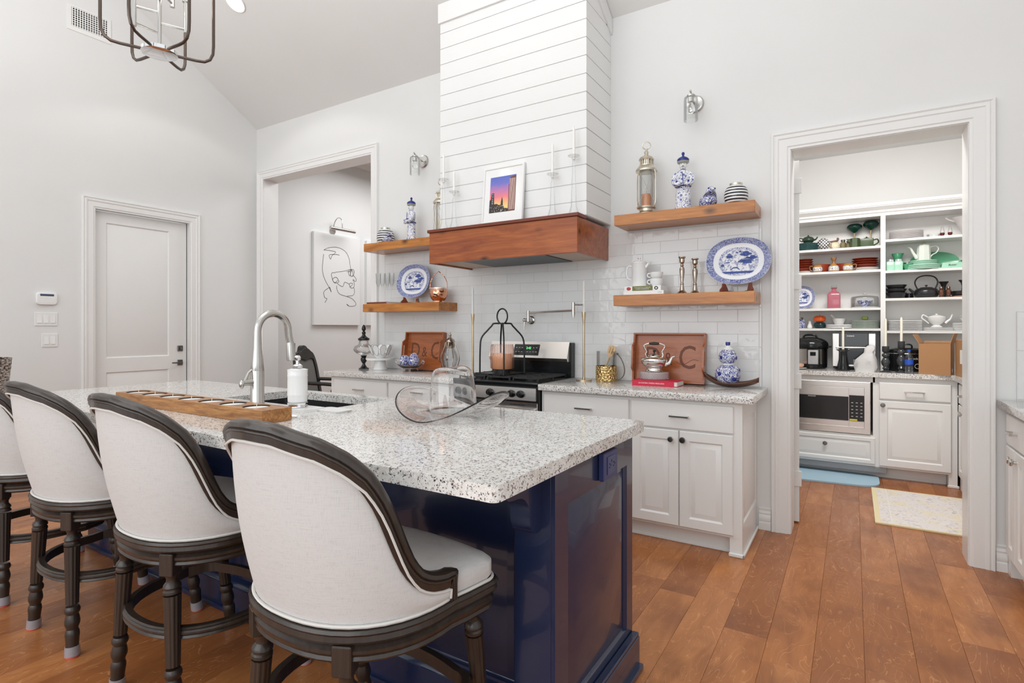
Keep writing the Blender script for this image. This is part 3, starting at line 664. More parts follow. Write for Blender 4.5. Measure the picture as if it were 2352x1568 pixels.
# glass cowboy hat
gh=thing('glass_cowboy_hat','clear glass cowboy hat standing on the island countertop','ornament',(-1.400,1.800,ZT),R(5))
def brim(u,v):
    a=2*PI*u; r=.085+(.245-.085)*v; ex=1.0; x=r*math.cos(a)*1.02; y=r*math.sin(a)*(1.0-.12*v)
    x=x*1.05; side=abs(math.cos(a))**1.6; z=.010+.095*v**1.7*side -.0*v + .004
    z=z+ .012*v*(1-side)*(-1) + .004
    xx=x*(1-.16*v*v*side)
    return (xx,y*1.1,max(z,.006))
b=B(); nu=64
cr=[]
prof=[(.094,.020),(.092,.05),(.089,.10),(.085,.15),(.080,.178),(.072,.192),(.055,.196),(.03,.192),(.0,.188)]
def ringat(r,z,pinch=0): return [Vector((r*math.cos(2*PI*i/nu)*1.0,r*math.sin(2*PI*i/nu)*1.12*(1-pinch*.18*math.cos(2*PI*i/nu)),z-(pinch*.012*(r/.08)*math.cos(4*PI*i/nu)))) for i in range(nu)]
rings=[]
for j in range(10,-1,-1): rings.append([Vector(brim(i/nu,j/10)) for i in range(nu)])
for k,(r,z) in enumerate(prof): rings.append(ringat(max(r,.001),z,min(1,k/6)))
b.loft(rings,True,False); o=b.done('hat_glass',GLASS,gh,solid=.004,sub=1,ang=180)
# ================================================================ BAR STOOLS
def sstep(a,b_,x): 
    t=max(0,min(1,(x-a)/(b_-a))); return t*t*(3-2*t)
A_,BD,NE=.29,.28,2.3
def sup(f,A,Bd):
    c,sn=math.cos(f),math.sin(f); r=1/((abs(c)/A)**NE+(abs(sn)/Bd)**NE)**(1/NE); return r*c,-r*sn
def plan(s):
    """half plan of the back from the right arm end (s=0) to the middle of the back (s=1)"""
    x,y=sup(s*PI/2,A_,BD); n=Vector((max(x,0)**(NE-1)/A_**NE,-(max(-y,0)**(NE-1))/BD**NE,0)); return Vector((x,y,0)),n.normalized(),s
HT=[(0,.669),(.08,.671),(.17,.682),(.24,.700),(.30,.735),(.34,.778),(.38,.83),(.41,.872),(.45,.920),(.50,.962),(.58,1.004),(.68,1.036),(.86,1.067),(1,1.073)]
def hgt(s):
    for (a,x),(c,y) in zip(HT,HT[1:]):
        if s<=c: return x+(y-x)*((s-a)/(c-a))
    return HT[-1][1]
Z0=.606
def shell(s,z,off=0):
    ss=1-abs(1-2*s) # 0..1..0
    p,n,f=plan(ss); k=.05+.15*f
    q=p+n*(k*(z-Z0)+off); x=q.x if s<=.5 else -q.x
    return Vector((x,q.y,z))
def make_stool(label):
    t=thing('bar_stool',label,'stool',(0,0,0),0,'upholstered bar stools along the island')
    N_=56; b=B(); rg=[]
    for i in range(N_+1):
        s=i/N_; h=hgt(1-abs(1-2*s))-.018; c=[]
        for j in range(9): c.append(shell(s,Z0+(h-Z0)*j/8,.013*math.sin(PI*j/8)))
        for j in range(8,-1,-1): c.append(shell(s,Z0+(h-Z0)*j/8,-.034-.014*math.sin(PI*j/8)))
        rg.append(c)
    b.loft(rg,True,True); b.done('backrest',LINEN,t,ang=50)
    # rail
    b=B(); rg=[]; pts=[(.0,Z0+.004)]+[(0,.655)]
    path=[(shell(0,Z0+.002),Vector((0,1,0))),(shell(0,.655),Vector((0,1,0)))]
    SS=[i/64 for i in range(65)]
    P=[shell(s,hgt(1-abs(1-2*s))) for s in SS]
    P=[Vector((P[0].x,P[0].y,Z0+.002)),Vector((P[0].x,P[0].y,.645))]+P+[Vector((P[-1].x,P[-1].y,.645)),Vector((P[-1].x,P[-1].y,Z0+.002))]
    for i,p in enumerate(P):
        T=(P[min(i+1,len(P)-1)]-P[max(i-1,0)]).normalized(); s=min(1,max(0,(i-2)/64)); pp,n,f=plan(1-abs(1-2*s)); n=Vector((n.x if s<=.5 else -n.x,n.y,0)); U=T.cross(n).normalized(); 
        if U.z<-.01 or (abs(U.z)<=.01 and U.y<0): U=-U
        if i<2 or i>len(P)-3: U=Vector((0,1,0))
        sec=[(.011,-.024),(.011,-.008),(.015,-.005),(.0145,-.001),(.0115,.001),(.016,.005),(.013,.014),(.004,.0195),(-.014,.019),(-.025,.012),(-.030,-.004),(-.030,-.022)]
        if i<2 or i>len(P)-3: sec=[(u,v*.62) for u,v in sec]
        rg.append([p+n*u+U*v for u,v in sec])
    b.loft(rg,True,True); b.done('top_rail',STOOLW,t,ang=40)
    # piping
    b=B(); pp_=[shell(s,hgt(1-abs(1-2*s))-.0285,.0125) for s in SS]; a=[Vector((q.x,q.y-.006,q.z)) for q in [shell(0,Z0+.012,.014),shell(0,.640,.015)]]; z_=[Vector((-q.x,q.y,q.z)) for q in a[::-1]]
    b.tube([Vector((q.x,q.y-.012,q.z)) for q in a]+pp_[2:-2]+[Vector((q.x,q.y-.012,q.z)) for q in z_],.0035,6)
    b.tube([shell(s,Z0+.006,.006) for s in SS],.004,6); b.done('piping',PIPE,t)
    # seat outline
    def outl(g,yf=.175,wf=.315,rc=.05,bow=.03):
        o=[]
        for i in range(25): o.append(sup(PI*i/24,A_+g,BD+g))
        w=wf+g; F=yf+g; o+= [(-(A_+g)-.012,.05),(-w,F-rc)]
        for i in range(1,7): o.append((-w+rc-rc*math.cos(i*PI/12),F-rc+rc*math.sin(i*PI/12)))
        for i in range(7): 
            u=-w+rc+(2*(w-rc))*(i+1)/8; o.append((u,F+bow*(1-(u/(w-rc))**2)))
        for i in range(6,0,-1): o.append((w-rc+rc*math.cos(i*PI/12),F-rc+rc*math.sin(i*PI/12)))
        o.append((w,F-rc)); o.append((A_+g+.012,.05)); return o
    ring=lambda g,z:[Vector((x,y,z)) for x,y in outl(g)] if g>-.04 else [Vector((x*(1+g*3.4),(y+.03)*(1+g*3.4)-.03,z)) for x,y in outl(0)]
    b=B(); b.loft([ring(-.004,.607),ring(.004,.62),ring(.004,.655),ring(-.008,.668),ring(-.05,.678),ring(-.14,.683)]); 
    # clip cushion inside back: keep as one mesh, it passes inside the shell
    b.done('seat_cushion',LINEN,t,ang=40)
    B().tube(ring(.006,.611),.0045,6,closed=True).done('piping',PIPE,t)
    b=B(); b.loft([ring(.0,.570),ring(.010,.572),ring(.016,.580),ring(.014,.592),ring(.018,.598),ring(.014,.605),ring(.0,.606)]); b.done('seat_frame',STOOLW,t)
    b=B(); b.loft([ring(-.03,.525),ring(.0,.525),ring(.006,.532),ring(.003,.540),ring(.008,.548),ring(.008,.556),ring(.002,.560),ring(-.004,.568),ring(-.03,.568)]); b.done('apron',STOOLW,t)
    # legs
    CAPG=MT.get('clear foot cap') or plain('clear foot cap',(.48,.45,.48),.12,alpha=.5); REDP=MT.get('red foot pad') or plain('red foot pad',(.6,.08,.05),.5)
    for sx in (1,-1):
        for sy in (1,-1):
            top=Vector((sx*(.155 if sy<0 else .245),-.226 if sy<0 else .150,.545)); ft=Vector((sx*(.196 if sy<0 else .248),-.240 if sy<0 else .222,0)); dr=(top-ft); Lg=dr.length; q=dr.normalized().to_track_quat('Z','Y').to_matrix().to_4x4(); M=Matrix.Translation(ft)@q
            nf=48; prof=[(.018,.012),(.020,.03),(.0215,.05),(.023,.075),(.0245,.088),(.023,.100),(.0195,.108),(.021,.116),(.0255,.128),(.026,.140),(.023,.155),(.0205,.165),(.023,.170),(.0265,.176),(.0265,.186),(.022,.196)]
            pr2=[(.0215,.205),(.0265,.43)]; pr3=[(.0275,.436),(.0275,.444),(.024,.448),(.024,.452),(.0275,.456),(.026,.464),(.018,.474),(.017,.484),(.022,.494),(.024,.50)]
            b=B(); b.lathe(prof,seg=16,M=M); 
            b.loft([[M@Vector(((r-(.0014 if i%4 in(1,2) else 0))*math.cos(2*PI*i/nf),(r-(.0014 if i%4 in (1,2) else 0))*math.sin(2*PI*i/nf),z)) for i in range(nf)] for r,z in pr2]); b.lathe(pr3,seg=16,M=M)
            lg=b.done('leg',STOOLW,t)
            cz=Vector((0,0,0)); bx=B(); an=math.atan2(sy*1.0,sx*.9)
            Mb=Matrix.Translation((top.x+(.008*sx if sy<0 else .012*sx),top.y-(.008 if sy<0 else 0),.537))@Matrix.Rotation(sx*R(24) if sy<0 else 0,4,'Z')@Matrix.Rotation(0,4,'Z'); bx.box(-.024,-.024,-.040,.024,.024,.033,.003,M=Mb); bx.done('leg_block',STOOLW,t)
            B().lathe([(.0265,.007),(.0262,.026),(.0250,.044),(.0225,.044),(.0225,.007)],seg=16,M=M,cap=False).done('foot_cap',CAPG,lg); B().lathe([(.0225,0),(.0235,.002),(.0225,.006),(0,.007)],seg=16,M=Matrix.Translation(ft)).done('foot_pad',REDP,lg)
    b=B(); rg=[]
    pth=outl(-.022,.175,.285,.07); n=len(pth)
    for i in range(n):
        p=Vector((*pth[i],0)); T=(Vector((*pth[(i+1)%n],0))-Vector((*pth[i-1],0))).normalized(); nn=Vector((T.y,-T.x,0)); 
        if nn.dot(p)<0: nn=-nn
        rg.append([p+nn*u+Vector((0,0,z)) for u,z in ((-.014,.280),(.008,.280),(.013,.284),(.009,.291),(.014,.297),(.014,.303),(.009,.308),(.012,.313),(.006,.317),(-.014,.317))])
    rg.append(rg[0]); b.loft(rg,True,False); b.done('foot_ring',STOOLW,t)
    return t
st=make_stool('nearest bar stool, with its seat cushion showing')
st.location=(-1.170,1.120,0)
dup(st,(-2.060,1.175,0),0,'second bar stool from the right, its back in front of the wooden candle block end')
dup(st,(-2.825,1.175,0),0,'third bar stool from the right, left of centre in the row')
dup(st,(-3.58,1.175,0),0,'farthest bar stool, cut off by the left edge of the view')
# ================================================================ RANGE
rg=thing('gas_range','stainless steel gas range with black cooktop between the counters','range',(-2.193,3.30,0))
H=.364
b=B(); b.box(-H,.0,.08,H,.56,.90); b.box(-H,.02,0,H,.5,.08); b.done('body',plain('black range body',(.012,.012,.013),.35),rg)
b=B(); b.box(-H-.001,-.02,.900,H+.001,.57,.925,.004,2); b.box(-H+.03,.03,.9251,H-.03,.50,.928); b.done('cooktop',BLACK,rg)
b=B(); b.loft([[(x,y,z) for y,z in ((0,.80),(-.030,.802),(-.022,.888),(0,.890))] for x in (-H+.012,H-.012)]); cp=b.done('control_panel',STEEL,rg)
for x in (-.29,-.20,-.02,.16,.235):
    M=Matrix.Translation((x,-.027,.845))@Matrix.Rotation(R(85),4,'X')
    k=B().lathe([(.026,0),(.026,.008),(.022,.010),(.021,.028),(.018,.032),(0,.033)],M=M); k.box(-.004,-.021,.028,.004,.021,.038,.002,M=M); k.done('knob',BLACK,rg)
b=B(); b.box(-H+.006,-.012,.20,H-.006,-.0005,.785,.004); dr=b.done('oven_door',STEEL,rg)
B().box(-.26,-.0135,.32,.26,-.0125,.62).done('window',BLACK,dr); 
B().tube([(-.33,-.012,.735),(-.33,-.055,.735),(.33,-.055,.735),(.33,-.012,.735)],.012,10).done('handle',NICK,dr)
B().box(-H+.006,-.012,.085,H-.006,-.0005,.19,.003).done('storage_drawer',STEEL,rg)
b=B()
for x in (-.2,.0,.2): b.box(x-.06,-.0128,.765,x+.06,-.0118,.770)
b.done('vent_slots',DARK,rg)
# grates: three cast iron grates
for gx,gw in ((-.225,.21),(0,.20),(.225,.21)):
    b=B(); a,c=gx-gw/2,gx+gw/2
    for x in (a+.006,c-.006): b.box(x-.006,.05,.940,x+.006,.50,.953,.002)
    for y in (.056,.165,.275,.385,.494): b.box(a+.012,y-.005,.940,c-.012,y+.005,.953,.002)
    for y in (.11,.22,.33,.44):
        for s in (-1,1): b.box(gx+s*.02-.0,y-.004,.941,gx+s*(gw/2-.006),y+.004,.956,.001) if s>0 else b.box(gx-(gw/2-.006),y-.004,.941,gx-.02,y+.004,.956,.001)
    for x in (a+.006,c-.006):
        for y in (.056,.275,.494): b.box(x-.006,y-.006,.928,x+.006,y+.006,.941)
    b.done('grate',IRON,rg)
for x,y in ((-.225,.15),(-.225,.40),(.225,.15),(.225,.40),(0,.275)): B().lathe([(.045,.928),(.045,.936),(.035,.940),(0,.940)],c=(x,y,0)).done('burner',IRON,rg)
# backguard
b=B(); b.box(-H,.505,.925,H,.575,1.19,.004); b.done('backguard',BLACK,rg)
b=B(); b.loft([[(x,y,z) for y,z in ((.505,1.196),(.455,1.07),(.466,1.045),(.505,1.045))] for x in (-H+.004,H-.012)]); b.done('backguard_panel',STEEL,rg)
dx=[.455,.505]; an=math.atan2(.05,.126)
ds=D.objects.new('d',None); D.objects.remove(ds)
Mp=Matrix.Translation((-.015,.4790,1.130))@Matrix.Rotation(-an,4,'X')
B().box(-.115,-.0035,-.045,.115,.0,.046,.002,M=Mp).done('display_panel',BLACK,rg)
dp=Mp@Vector((0,-.0042,.015)); GRN=plain('green clock digits',(.1,.9,.2),.5); setp(GRN.node_tree.nodes['Principled BSDF'],emi=(.2,1,.3),es=1.2)
o=txt('2:42',.026,GRN,rg,Mp@Vector((.02,-.0040,.014)),(PI/2-an,0,0),name='clock_digits')
b=B()
for i in range(8):
    for j in (-1,1): 
        if abs(i-3.9)<1.2 and j>0: continue
        b.box(-.098+i*.026,-.0042,j*.017-.002,-.084+i*.026,-.0036,j*.017+.002,M=Mp)
b.done('key_legend',GREYP,rg)
txt('FRIGIDAIRE',.014,BRONZE,rg,(-.015,.4645,1.0775),(PI/2-an,0,0))
# pot filler
pf=thing('pot_filler_tap','brushed nickel folding pot filler tap on the tile wall above the range','faucet',(-2.218,YW-.013,1.367))
Mx=Matrix.Rotation(PI/2,4,'X')
B().lathe([(.033,0),(.033,.008),(.026,.014),(.018,.016)],M=Mx).done('wall_flange',NICK,pf)
b=B(); b.cyl((0,-.012,0),(0,-.06,0),.014).cyl((-.035,-.045,0),(.02,-.045,0),.013).sphere((-.04,-.045,0),.016); b.cyl((0,-.055,-.012),(0,-.055,.075),.013); b.done('valve_body',NICK,pf)
B().tube([(-.035,-.052,-.012),(-.036,-.056,-.075)],[.007,.0055],10).done('lever',NICK,pf)
b=B(); b.tube([(0,-.055,.058),(.24,-.13,.062),(.455,-.185,.066)],.0075,10); b.cyl((.462,-.187,.03),(.462,-.187,.125),.013); b.cyl((.462,-.187,.03),(.462,-.187,.012),.009); b.done('swing_arm',NICK,pf)
B().tube([(.465,-.187,.108),(.54,-.195,.106)],[.006,.006],10).done('lever',NICK,pf)
# ================================================================ LAMPS ON THE WALL
def sconce(loc,label):
    t=thing('wall_sconce',label,'lamp',loc)
    B().lathe([(.060,0),(.060,.006),(.052,.016),(.045,.018),(0,.018)],seg=32,M=Mx).done('backplate',NICK,t)
    B().tube([(0,-.016,0),(0,-.06,.006),(0,-.130,.045)],[.008,.007,.006],10).sphere((0,-.133,.046),.008).done('arm',NICK,t)
    B().lathe([(.006,.035),(.012,.03),(.026,.022),(.027,.01),(.022,.004),(.022,-.025),(.018,-.028),(0,-.028)],c=(0,-.120,0)).done('socket',NICK,t)
    B().lathe([(.026,.018),(.043,.008),(.046,-.01),(.046,-.150),(.0435,-.150),(.0435,-.01),(.041,.005),(.026,.014)],c=(0,-.120,0),seg=32,cap=False).done('glass_shade',THIN,t,ang=60)
    B().lathe([(.008,-.026),(.013,-.04),(.024,-.058),(.028,-.075),(.022,-.092),(.010,-.100),(0,-.101)],c=(0,-.120,0)).done('bulb',GLASS,t,ang=70)
sconce((-.926,YW,2.843),'nickel wall sconce with glass cylinder shade right of the hood')
sconce((-3.374,YW,2.841),'nickel wall sconce with glass cylinder shade left of the hood')
rl=thing('recessed_light','lit round recessed downlight in the sloping ceiling','lamp',(-4.738,2.904,zc(2.904)-.002),0,None,(math.atan(-SL),0,0))
B().lathe([(.095,-.004),(.088,-.008),(.078,-.004),(.078,0),(.095,0)],cap=False,seg=32).done('trim_ring',TRIM,rl)
B().lathe([(.078,-.004),(.0,-.004)],seg=32).done('lens',BULB,rl)
lp=D.lights.new('downlight_glow','SPOT'); lp.energy=12; lp.spot_size=R(120); lp.shadow_soft_size=.08; lo=D.objects.new('downlight_glow',lp); C.objects.link(lo); lo.location=(-4.74,2.85,zc(2.904)-.08); lo.rotation_euler=(0,0,0)
# ceiling vent on the left wall
vt=thing('air_vent','white metal return air vent grille high on the left wall','vent',(XL,2.235,4.085),PI/2)
b=B(); 
for (x0,z0,x1,z1) in ((-.170,-.125,-.138,.10),(.138,-.125,.170,.10),(-.138,-.125,.138,-.085),(-.138,.085,.138,.10)): b.box(x0,-.006,z0,x1,-.0005,z1)
b.done('frame',TRIM,vt); B().box(-.138,-.0015,-.085,.138,-.0005,.085).done('duct_shadow',DARK,vt)
for i in range(14): B().box(-.131+i*.0195-.0035,-.007,-.085,-.131+i*.0195+.0035,-.002,.085).done('louver',TRIM,vt)
b=B()
for i in range(9): b.box(-.138,-.0045,-.080+i*.0195,.138,-.0025,-.074+i*.0195)
b.done('cross_slats',TRIM,vt,kind='stuff')
# alarm keypad + switches on left wall
kp=thing('alarm_keypad','white alarm keypad with dark display above the light switches','keypad',(XL,1.918,1.556),PI/2)
b=B(); b.loft([[(p[0],-d,p[1]) for p in [(q[0],q[1]) for q in rr(.073*s_,.052*s_,0,.025,5)]] for d,s_ in ((.0005,1),(.016,1),(.022,.94))]); b.done('housing',WHITEC,kp)
B().box(-.048,-.0235,.022,.048,-.0215,.040,.001).done('display',plain('blue grey lcd',(.06,.08,.14),.2),kp); B().box(-.06,-.0232,-.038,.062,-.0215,.010,.002).done('flip_cover',TRIM,kp)
def switches(y,z,n,label):
    w_=.046*n+.022; t=thing('light_switch',label,'switch',(XL,y,z),PI/2)
    b=B(); b.box(-w_/2,-.006,-.058,w_/2,-.0005,.058,.002); b.done('cover_plate',TRIM,t)
    for i in range(n):
        x=-(n-1)*.023+i*.046; B().loft([[(x+a,-d,z2) for a in (-.0155,.0155)]+[(x+a,-.006,z2) for a in (.0155,-.0155)] for z2,d in ((-.033,.0115),(0,.008),(.033,.0072))]).done('rocker',WHITEC,t)
switches(1.917,1.380,3,'three-gang white light switch plate under the alarm keypad')
switches(1.942,1.197,2,'two-gang white light switch plate, the lower of the two plates')
# ================================================================ CHANDELIER
cn=thing('chandelier','open cage chandelier of bronze hoops with candle bulbs, top left','lamp',(-3.315,1.585,2.84))
B().lathe([(.084,0),(.090,.003),(.090,.022),(.084,.026),(0,.026)],seg=36).done('bottom_plate',CHROME,cn)
RD=brushed('burnished bronze rod',(.13,.10,.085),.3)
for k in range(6):
    a=R(64.8+60*k); u=Vector((math.cos(a),math.sin(a),0)); P=[(.085,.012),(.18,.012),(.222,.016),(.250,.035),(.265,.07),(.268,.12),(.268,.78),(.280,.84),(.24,.875),(.03,.885)]
    B().tube([u*p+Vector((0,0,z)) for p,z in P],.0085,10).done('hoop',RD,cn)
B().cyl((0,0,.02),(0,0,1.1),.011).cyl((0,0,1.1),(0,0,2.23),.006).done('stem',NICK,cn)
B().lathe([(.06,2.18),(.065,2.2),(.065,2.245),(0,2.245)],).done('canopy',NICK,cn)
for k,(z,a) in enumerate(((.235,245),(.176,65),(.12,-90),(.30,-25),(.36,125),(.42,185))):
    a=R(a); u=Vector((math.cos(a),math.sin(a),0))*.13; arm=B().cyl((0,0,z),tuple(u+Vector((0,0,z))),.007,seg=10).done('branch',NICK,cn)
    B().cyl((u.x,u.y,z-.02),(u.x,u.y,z+.15),.013).lathe([(.013,z+.15),(.021,z+.155),(.021,z+.17),(.012,z+.17)],c=(u.x,u.y,0)).done('candle_sleeve',NICK,arm)
    B().lathe([(.009,z+.17),(.017,z+.19),(.018,z+.21),(.008,z+.25),(0,z+.27)],c=(u.x,u.y,0)).done('bulb',BULB,arm)
# ================================================================ ORNAMENTS ON SHELVES
ZU,ZL=2.084,1.530
def ship_lantern(loc,label,cwax,rz=0,hs=1.0,metal=ANTIQ):
    t=thing('candle_lantern',label,'lantern',loc,rz)
    b=B(); b.lathe([(.045,0),(.062,.004),(.060,.018),(.048,.03),(.050,.045),(.066,.052),(.068,.060),(.050,.063),(0,.063)],seg=28); b.done('base',metal,t)
    b=B(); b.lathe([(.050,.300),(.074,.306),(.074,.318),(.062,.335),(.050,.345),(.048,.352)],seg=28); b.lathe([(.050,.385),(.053,.392),(.046,.405),(.020,.418),(.012,.43),(.016,.442),(.008,.455),(.005,.468),(0,.47)],seg=28); b.lathe([(.040,.345),(.040,.39)],seg=20)
    b.done('cap',metal,t); v=B()
    for i in range(14): a=2*PI*i/14; v.cyl((.046*math.cos(a),.046*math.sin(a),.348),(.046*math.cos(a),.046*math.sin(a),.388),.004,seg=6)
    v.done('vent_bars',metal,t)
    B().tube([(.028*math.sin(a),.006*math.cos(a),.490-.024*math.cos(a)) for a in [2*PI*i/20 for i in range(20)]],.0035,8,closed=True).done('ring',metal,t)
    B().lathe([(.047,.062),(.049,.30),(.0475,.30),(.0455,.062)],seg=28,cap=False).done('glass_chimney',THIN,t)
    for k in range(4):
        a=R(45+90*k); u=lambda r,z,da=0:(r*math.cos(a+da),r*math.sin(a+da),z)
        B().tube(crm([u(.066,.312),u(.080,.290),u(.083,.24),u(.083,.12),u(.080,.08),u(.064,.052)],4),.0032,6).done('frame_wire',metal,t)
    b=B()
    for k in range(4):
        a0=R(45+90*k); 
        for s in (0,1):
            b.tube([(.080*math.cos(a0+f*PI/2)*(1-.22*math.sin(PI*f)),.080*math.sin(a0+f*PI/2)*(1-.22*math.sin(PI*f)),(.075+.225*f) if s else (.30-.225*f)) for f in [i/6 for i in range(7)]],.0018,5)
    b.done('cross_wires',metal,t)
    cd=thing('candle',('orange' if cwax is WAXO else 'cream')+' pillar candle inside '+('the right shelf lantern' if cwax is WAXO else 'the lantern left of the hood'),'candle',(loc[0],loc[1],loc[2]+.0635)); B().lathe([(.034,0),(.034,.085),(.030,.087),(0,.084)] if cwax is WAXO else [(.030,0),(.030,.105),(.026,.107),(0,.103)]).done('wax',cwax,cd); B().cyl((0,0,.08),(0,0,.112),.0012,seg=5).done('wick',DARK,cd)
ship_lantern((-1.225,3.755,ZU),'antique brass caged candle lantern on the upper right shelf',WAXO,R(20))
ship_lantern((-3.055,3.76,ZU),'antique brass candle lantern beside the hood, half hidden behind it',CREAM,R(50))
def figurine(loc,rz,label,s=1.0):
    t=thing('robed_figurine',label,'figurine',loc,rz)
    # body: one continuous skirt + torso
    b=B(); b.lathe([(.050,0),(.053,.006),(.050,.03),(.046,.08),(.043,.14),(.039,.165),(.042,.18),(.045,.21),(.046,.24),(.041,.262),(.030,.276),(.016,.284),(.014,.29)],seg=28,sx=1.08,sy=.78,smooth=2)
    for sx in (-1,1): b.tube(crm([(sx*.038,0,.256),(sx*.053,-.006,.235),(sx*.057,-.018,.205),(sx*.045,-.040,.180),(sx*.014,-.048,.182)],4),[.017,.018,.018,.019,.019,.019,.019,.019,.019,.018,.018,.017,.017,.016,.016,.015,.014],12)
    b.done('robe',BWL,t,ang=60)
    b=B(); b.lathe([(.050,-.001+.0),(.0545,.0),(.0535,.009),(.0515,.016)],seg=28,sx=1.08,sy=.78); 
    b.tube([(.047*1.08*math.cos(a),.047*.80*math.sin(a),.170) for a in [2*PI*i/24 for i in range(24)]],.0045,6,closed=True); b.tube([(-.004,-.040,.262),(.002,-.046,.22),(.004,-.047,.172)],.0025,6); b.tube([(.020*math.cos(a),.018*math.sin(a),.279) for a in [2*PI*i/16 for i in range(16)]],.004,6,closed=True)
    for sx in (-1,1): b.tube([(sx*.040,-.050,.165),(sx*.037,-.052,.200)],.0065,8)
    b.done('blue_trim',BLUE,t)
    hd=B(); hd.sphere((0,0,.312),.0255,20,(.92,.98,1.22)); hd.tube([(0,-.023,.318),(0,-.0285,.308),(0,-.024,.304)],[.003,.0045,.003],8); 
    for sx in (-1,1): hd.sphere((sx*.0235,0,.310),.006,8,(.5,.8,1.3))
    hh=hd.cyl((0,0,.28),(0,0,.295),.013).done('head',WHITEC,t,ang=80)
    b=B(); b.tube([(-.010,-.0245,.300),(0,-.0265,.302),(.010,-.0245,.300)],[.001,.0022,.001],6); b.tube([(0,-.024,.289),(0,-.025,.282)],[.002,.001],6)
    for sx in (-1,1): b.sphere((sx*.0085,-.0225,.318),.0026,8,(1.4,.6,.7)); b.tube([(sx*.004,-.0245,.325),(sx*.013,-.021,.326)],.0009,5)
    b.done('painted_face',STRIPE_K,hh)
    b=B(); b.lathe([(.026,.328),(.034,.332),(.040,.348),(.036,.356),(.030,.362),(.016,.370),(.008,.374),(.007,.380),(.010,.388),(.009,.398),(0,.404)],seg=24,smooth=2); b.done('hat',BLUE,t,ang=60)
    B().lathe([(.024,.326),(.036,.327),(.040,.336),(.037,.340)],seg=24).done('hat_brim',plain('grey celadon glaze',(.35,.36,.33),.2) if 'grey celadon glaze' not in MT else MT['grey celadon glaze'],t)
figurine((-.973,3.755,ZU),R(10),'blue and white porcelain robed figurine on the upper right shelf')
figurine((-3.400,3.755,ZU),R(-25),'blue and white porcelain robed figurine on the upper left shelf')
def pigeon(loc,rz,label,sc=(1,1,1)):
    t=thing('porcelain_bird',label,'figurine',loc,rz); t.scale=sc
    b=B(); cs=[(-.075,.030,.004),(-.06,.034,.012),(-.035,.040,.030),(-.005,.048,.044),(.02,.058,.046),(.035,.080,.038),(.038,.098,.028),(.040,.112,.024),(.042,.126,.022),(.044,.138,.014),(.044,.144,.003)]
    b.loft([[Vector((x+r*.9*math.cos(2*PI*i/20)*(1 if k>5 else .3)+0,r*math.sin(2*PI*i/20),z+r*math.cos(2*PI*i/20)*(.0 if k>5 else 1.0)*.9)) for i in range(20)] for k,(x,z,r) in enumerate(cs)])
    b.done('body',BWF,t,ang=70,sub=1)
    b=B(); b.sphere((.010,0,.048),.048,20,(1.05,.95,1.0)); b.done('breast',BWF,t,ang=90)
    B().tube([(.060,0,.124),(.078,0,.116)],[.008,.001],8).done('beak',WHITEC,t)
    b=B(); 
    for s in (-1,1): b.sphere((.052,s*.017,.128),.0055,10)
    b.done('eyes',BLUE,t)
    B().lathe([(.028,0),(.030,.004),(.026,.010)],seg=20).done('base',WHITEC,t)
pigeon((-.819,3.765,ZU),R(-50),'blue scroll-patterned porcelain bird on the upper right shelf, head raised',(1.15,1.25,.98))
pigeon((-3.640,3.690,ZU),R(10),'blue scroll-patterned porcelain bird in front of the striped jar, upper left shelf',(.78,.9,.66))
def striped_jar(loc,label,s_=1):
    t=thing('striped_jar',label,'jar',loc); t.scale=(s_,s_,s_)
    prof=[(.042,0),(.052,.008),(.066,.03),(.072,.06),(.070,.09),(.060,.115),(.045,.128),(.038,.132),(.038,.140)]
    pr=[(p.x,p.y) for p in crm([(a,c,0) for a,c in prof],4)]
    B().lathe(pr,seg=32).done('body',WHITEC,t,ang=60)
    def rad(z):
        for (a,z0),(c,z1) in zip(pr,pr[1:]):
            if z0<=z<=z1: return a+(c-a)*(z-z0)/max(z1-z0,1e-6)
        return pr[-1][0]
    for k in range(6):
        z=.012+k*.0195; B().lathe([(rad(z+d)+.0008,z+d) for d in (0,.003,.006,.009)],seg=32,cap=False).done('stripe',STRIPE_K,t,ang=60)
    B().lathe([(.0395,.133),(.040,.146),(.036,.148),(0,.148)],seg=32).done('lid_band',ANTIQ,t)
striped_jar((-.640,3.765,ZU),'black and white striped jar at the right end of the upper shelf')
striped_jar((-3.755,3.790,ZU),'black and white striped jar at the far left end of the upper shelf',1.12)
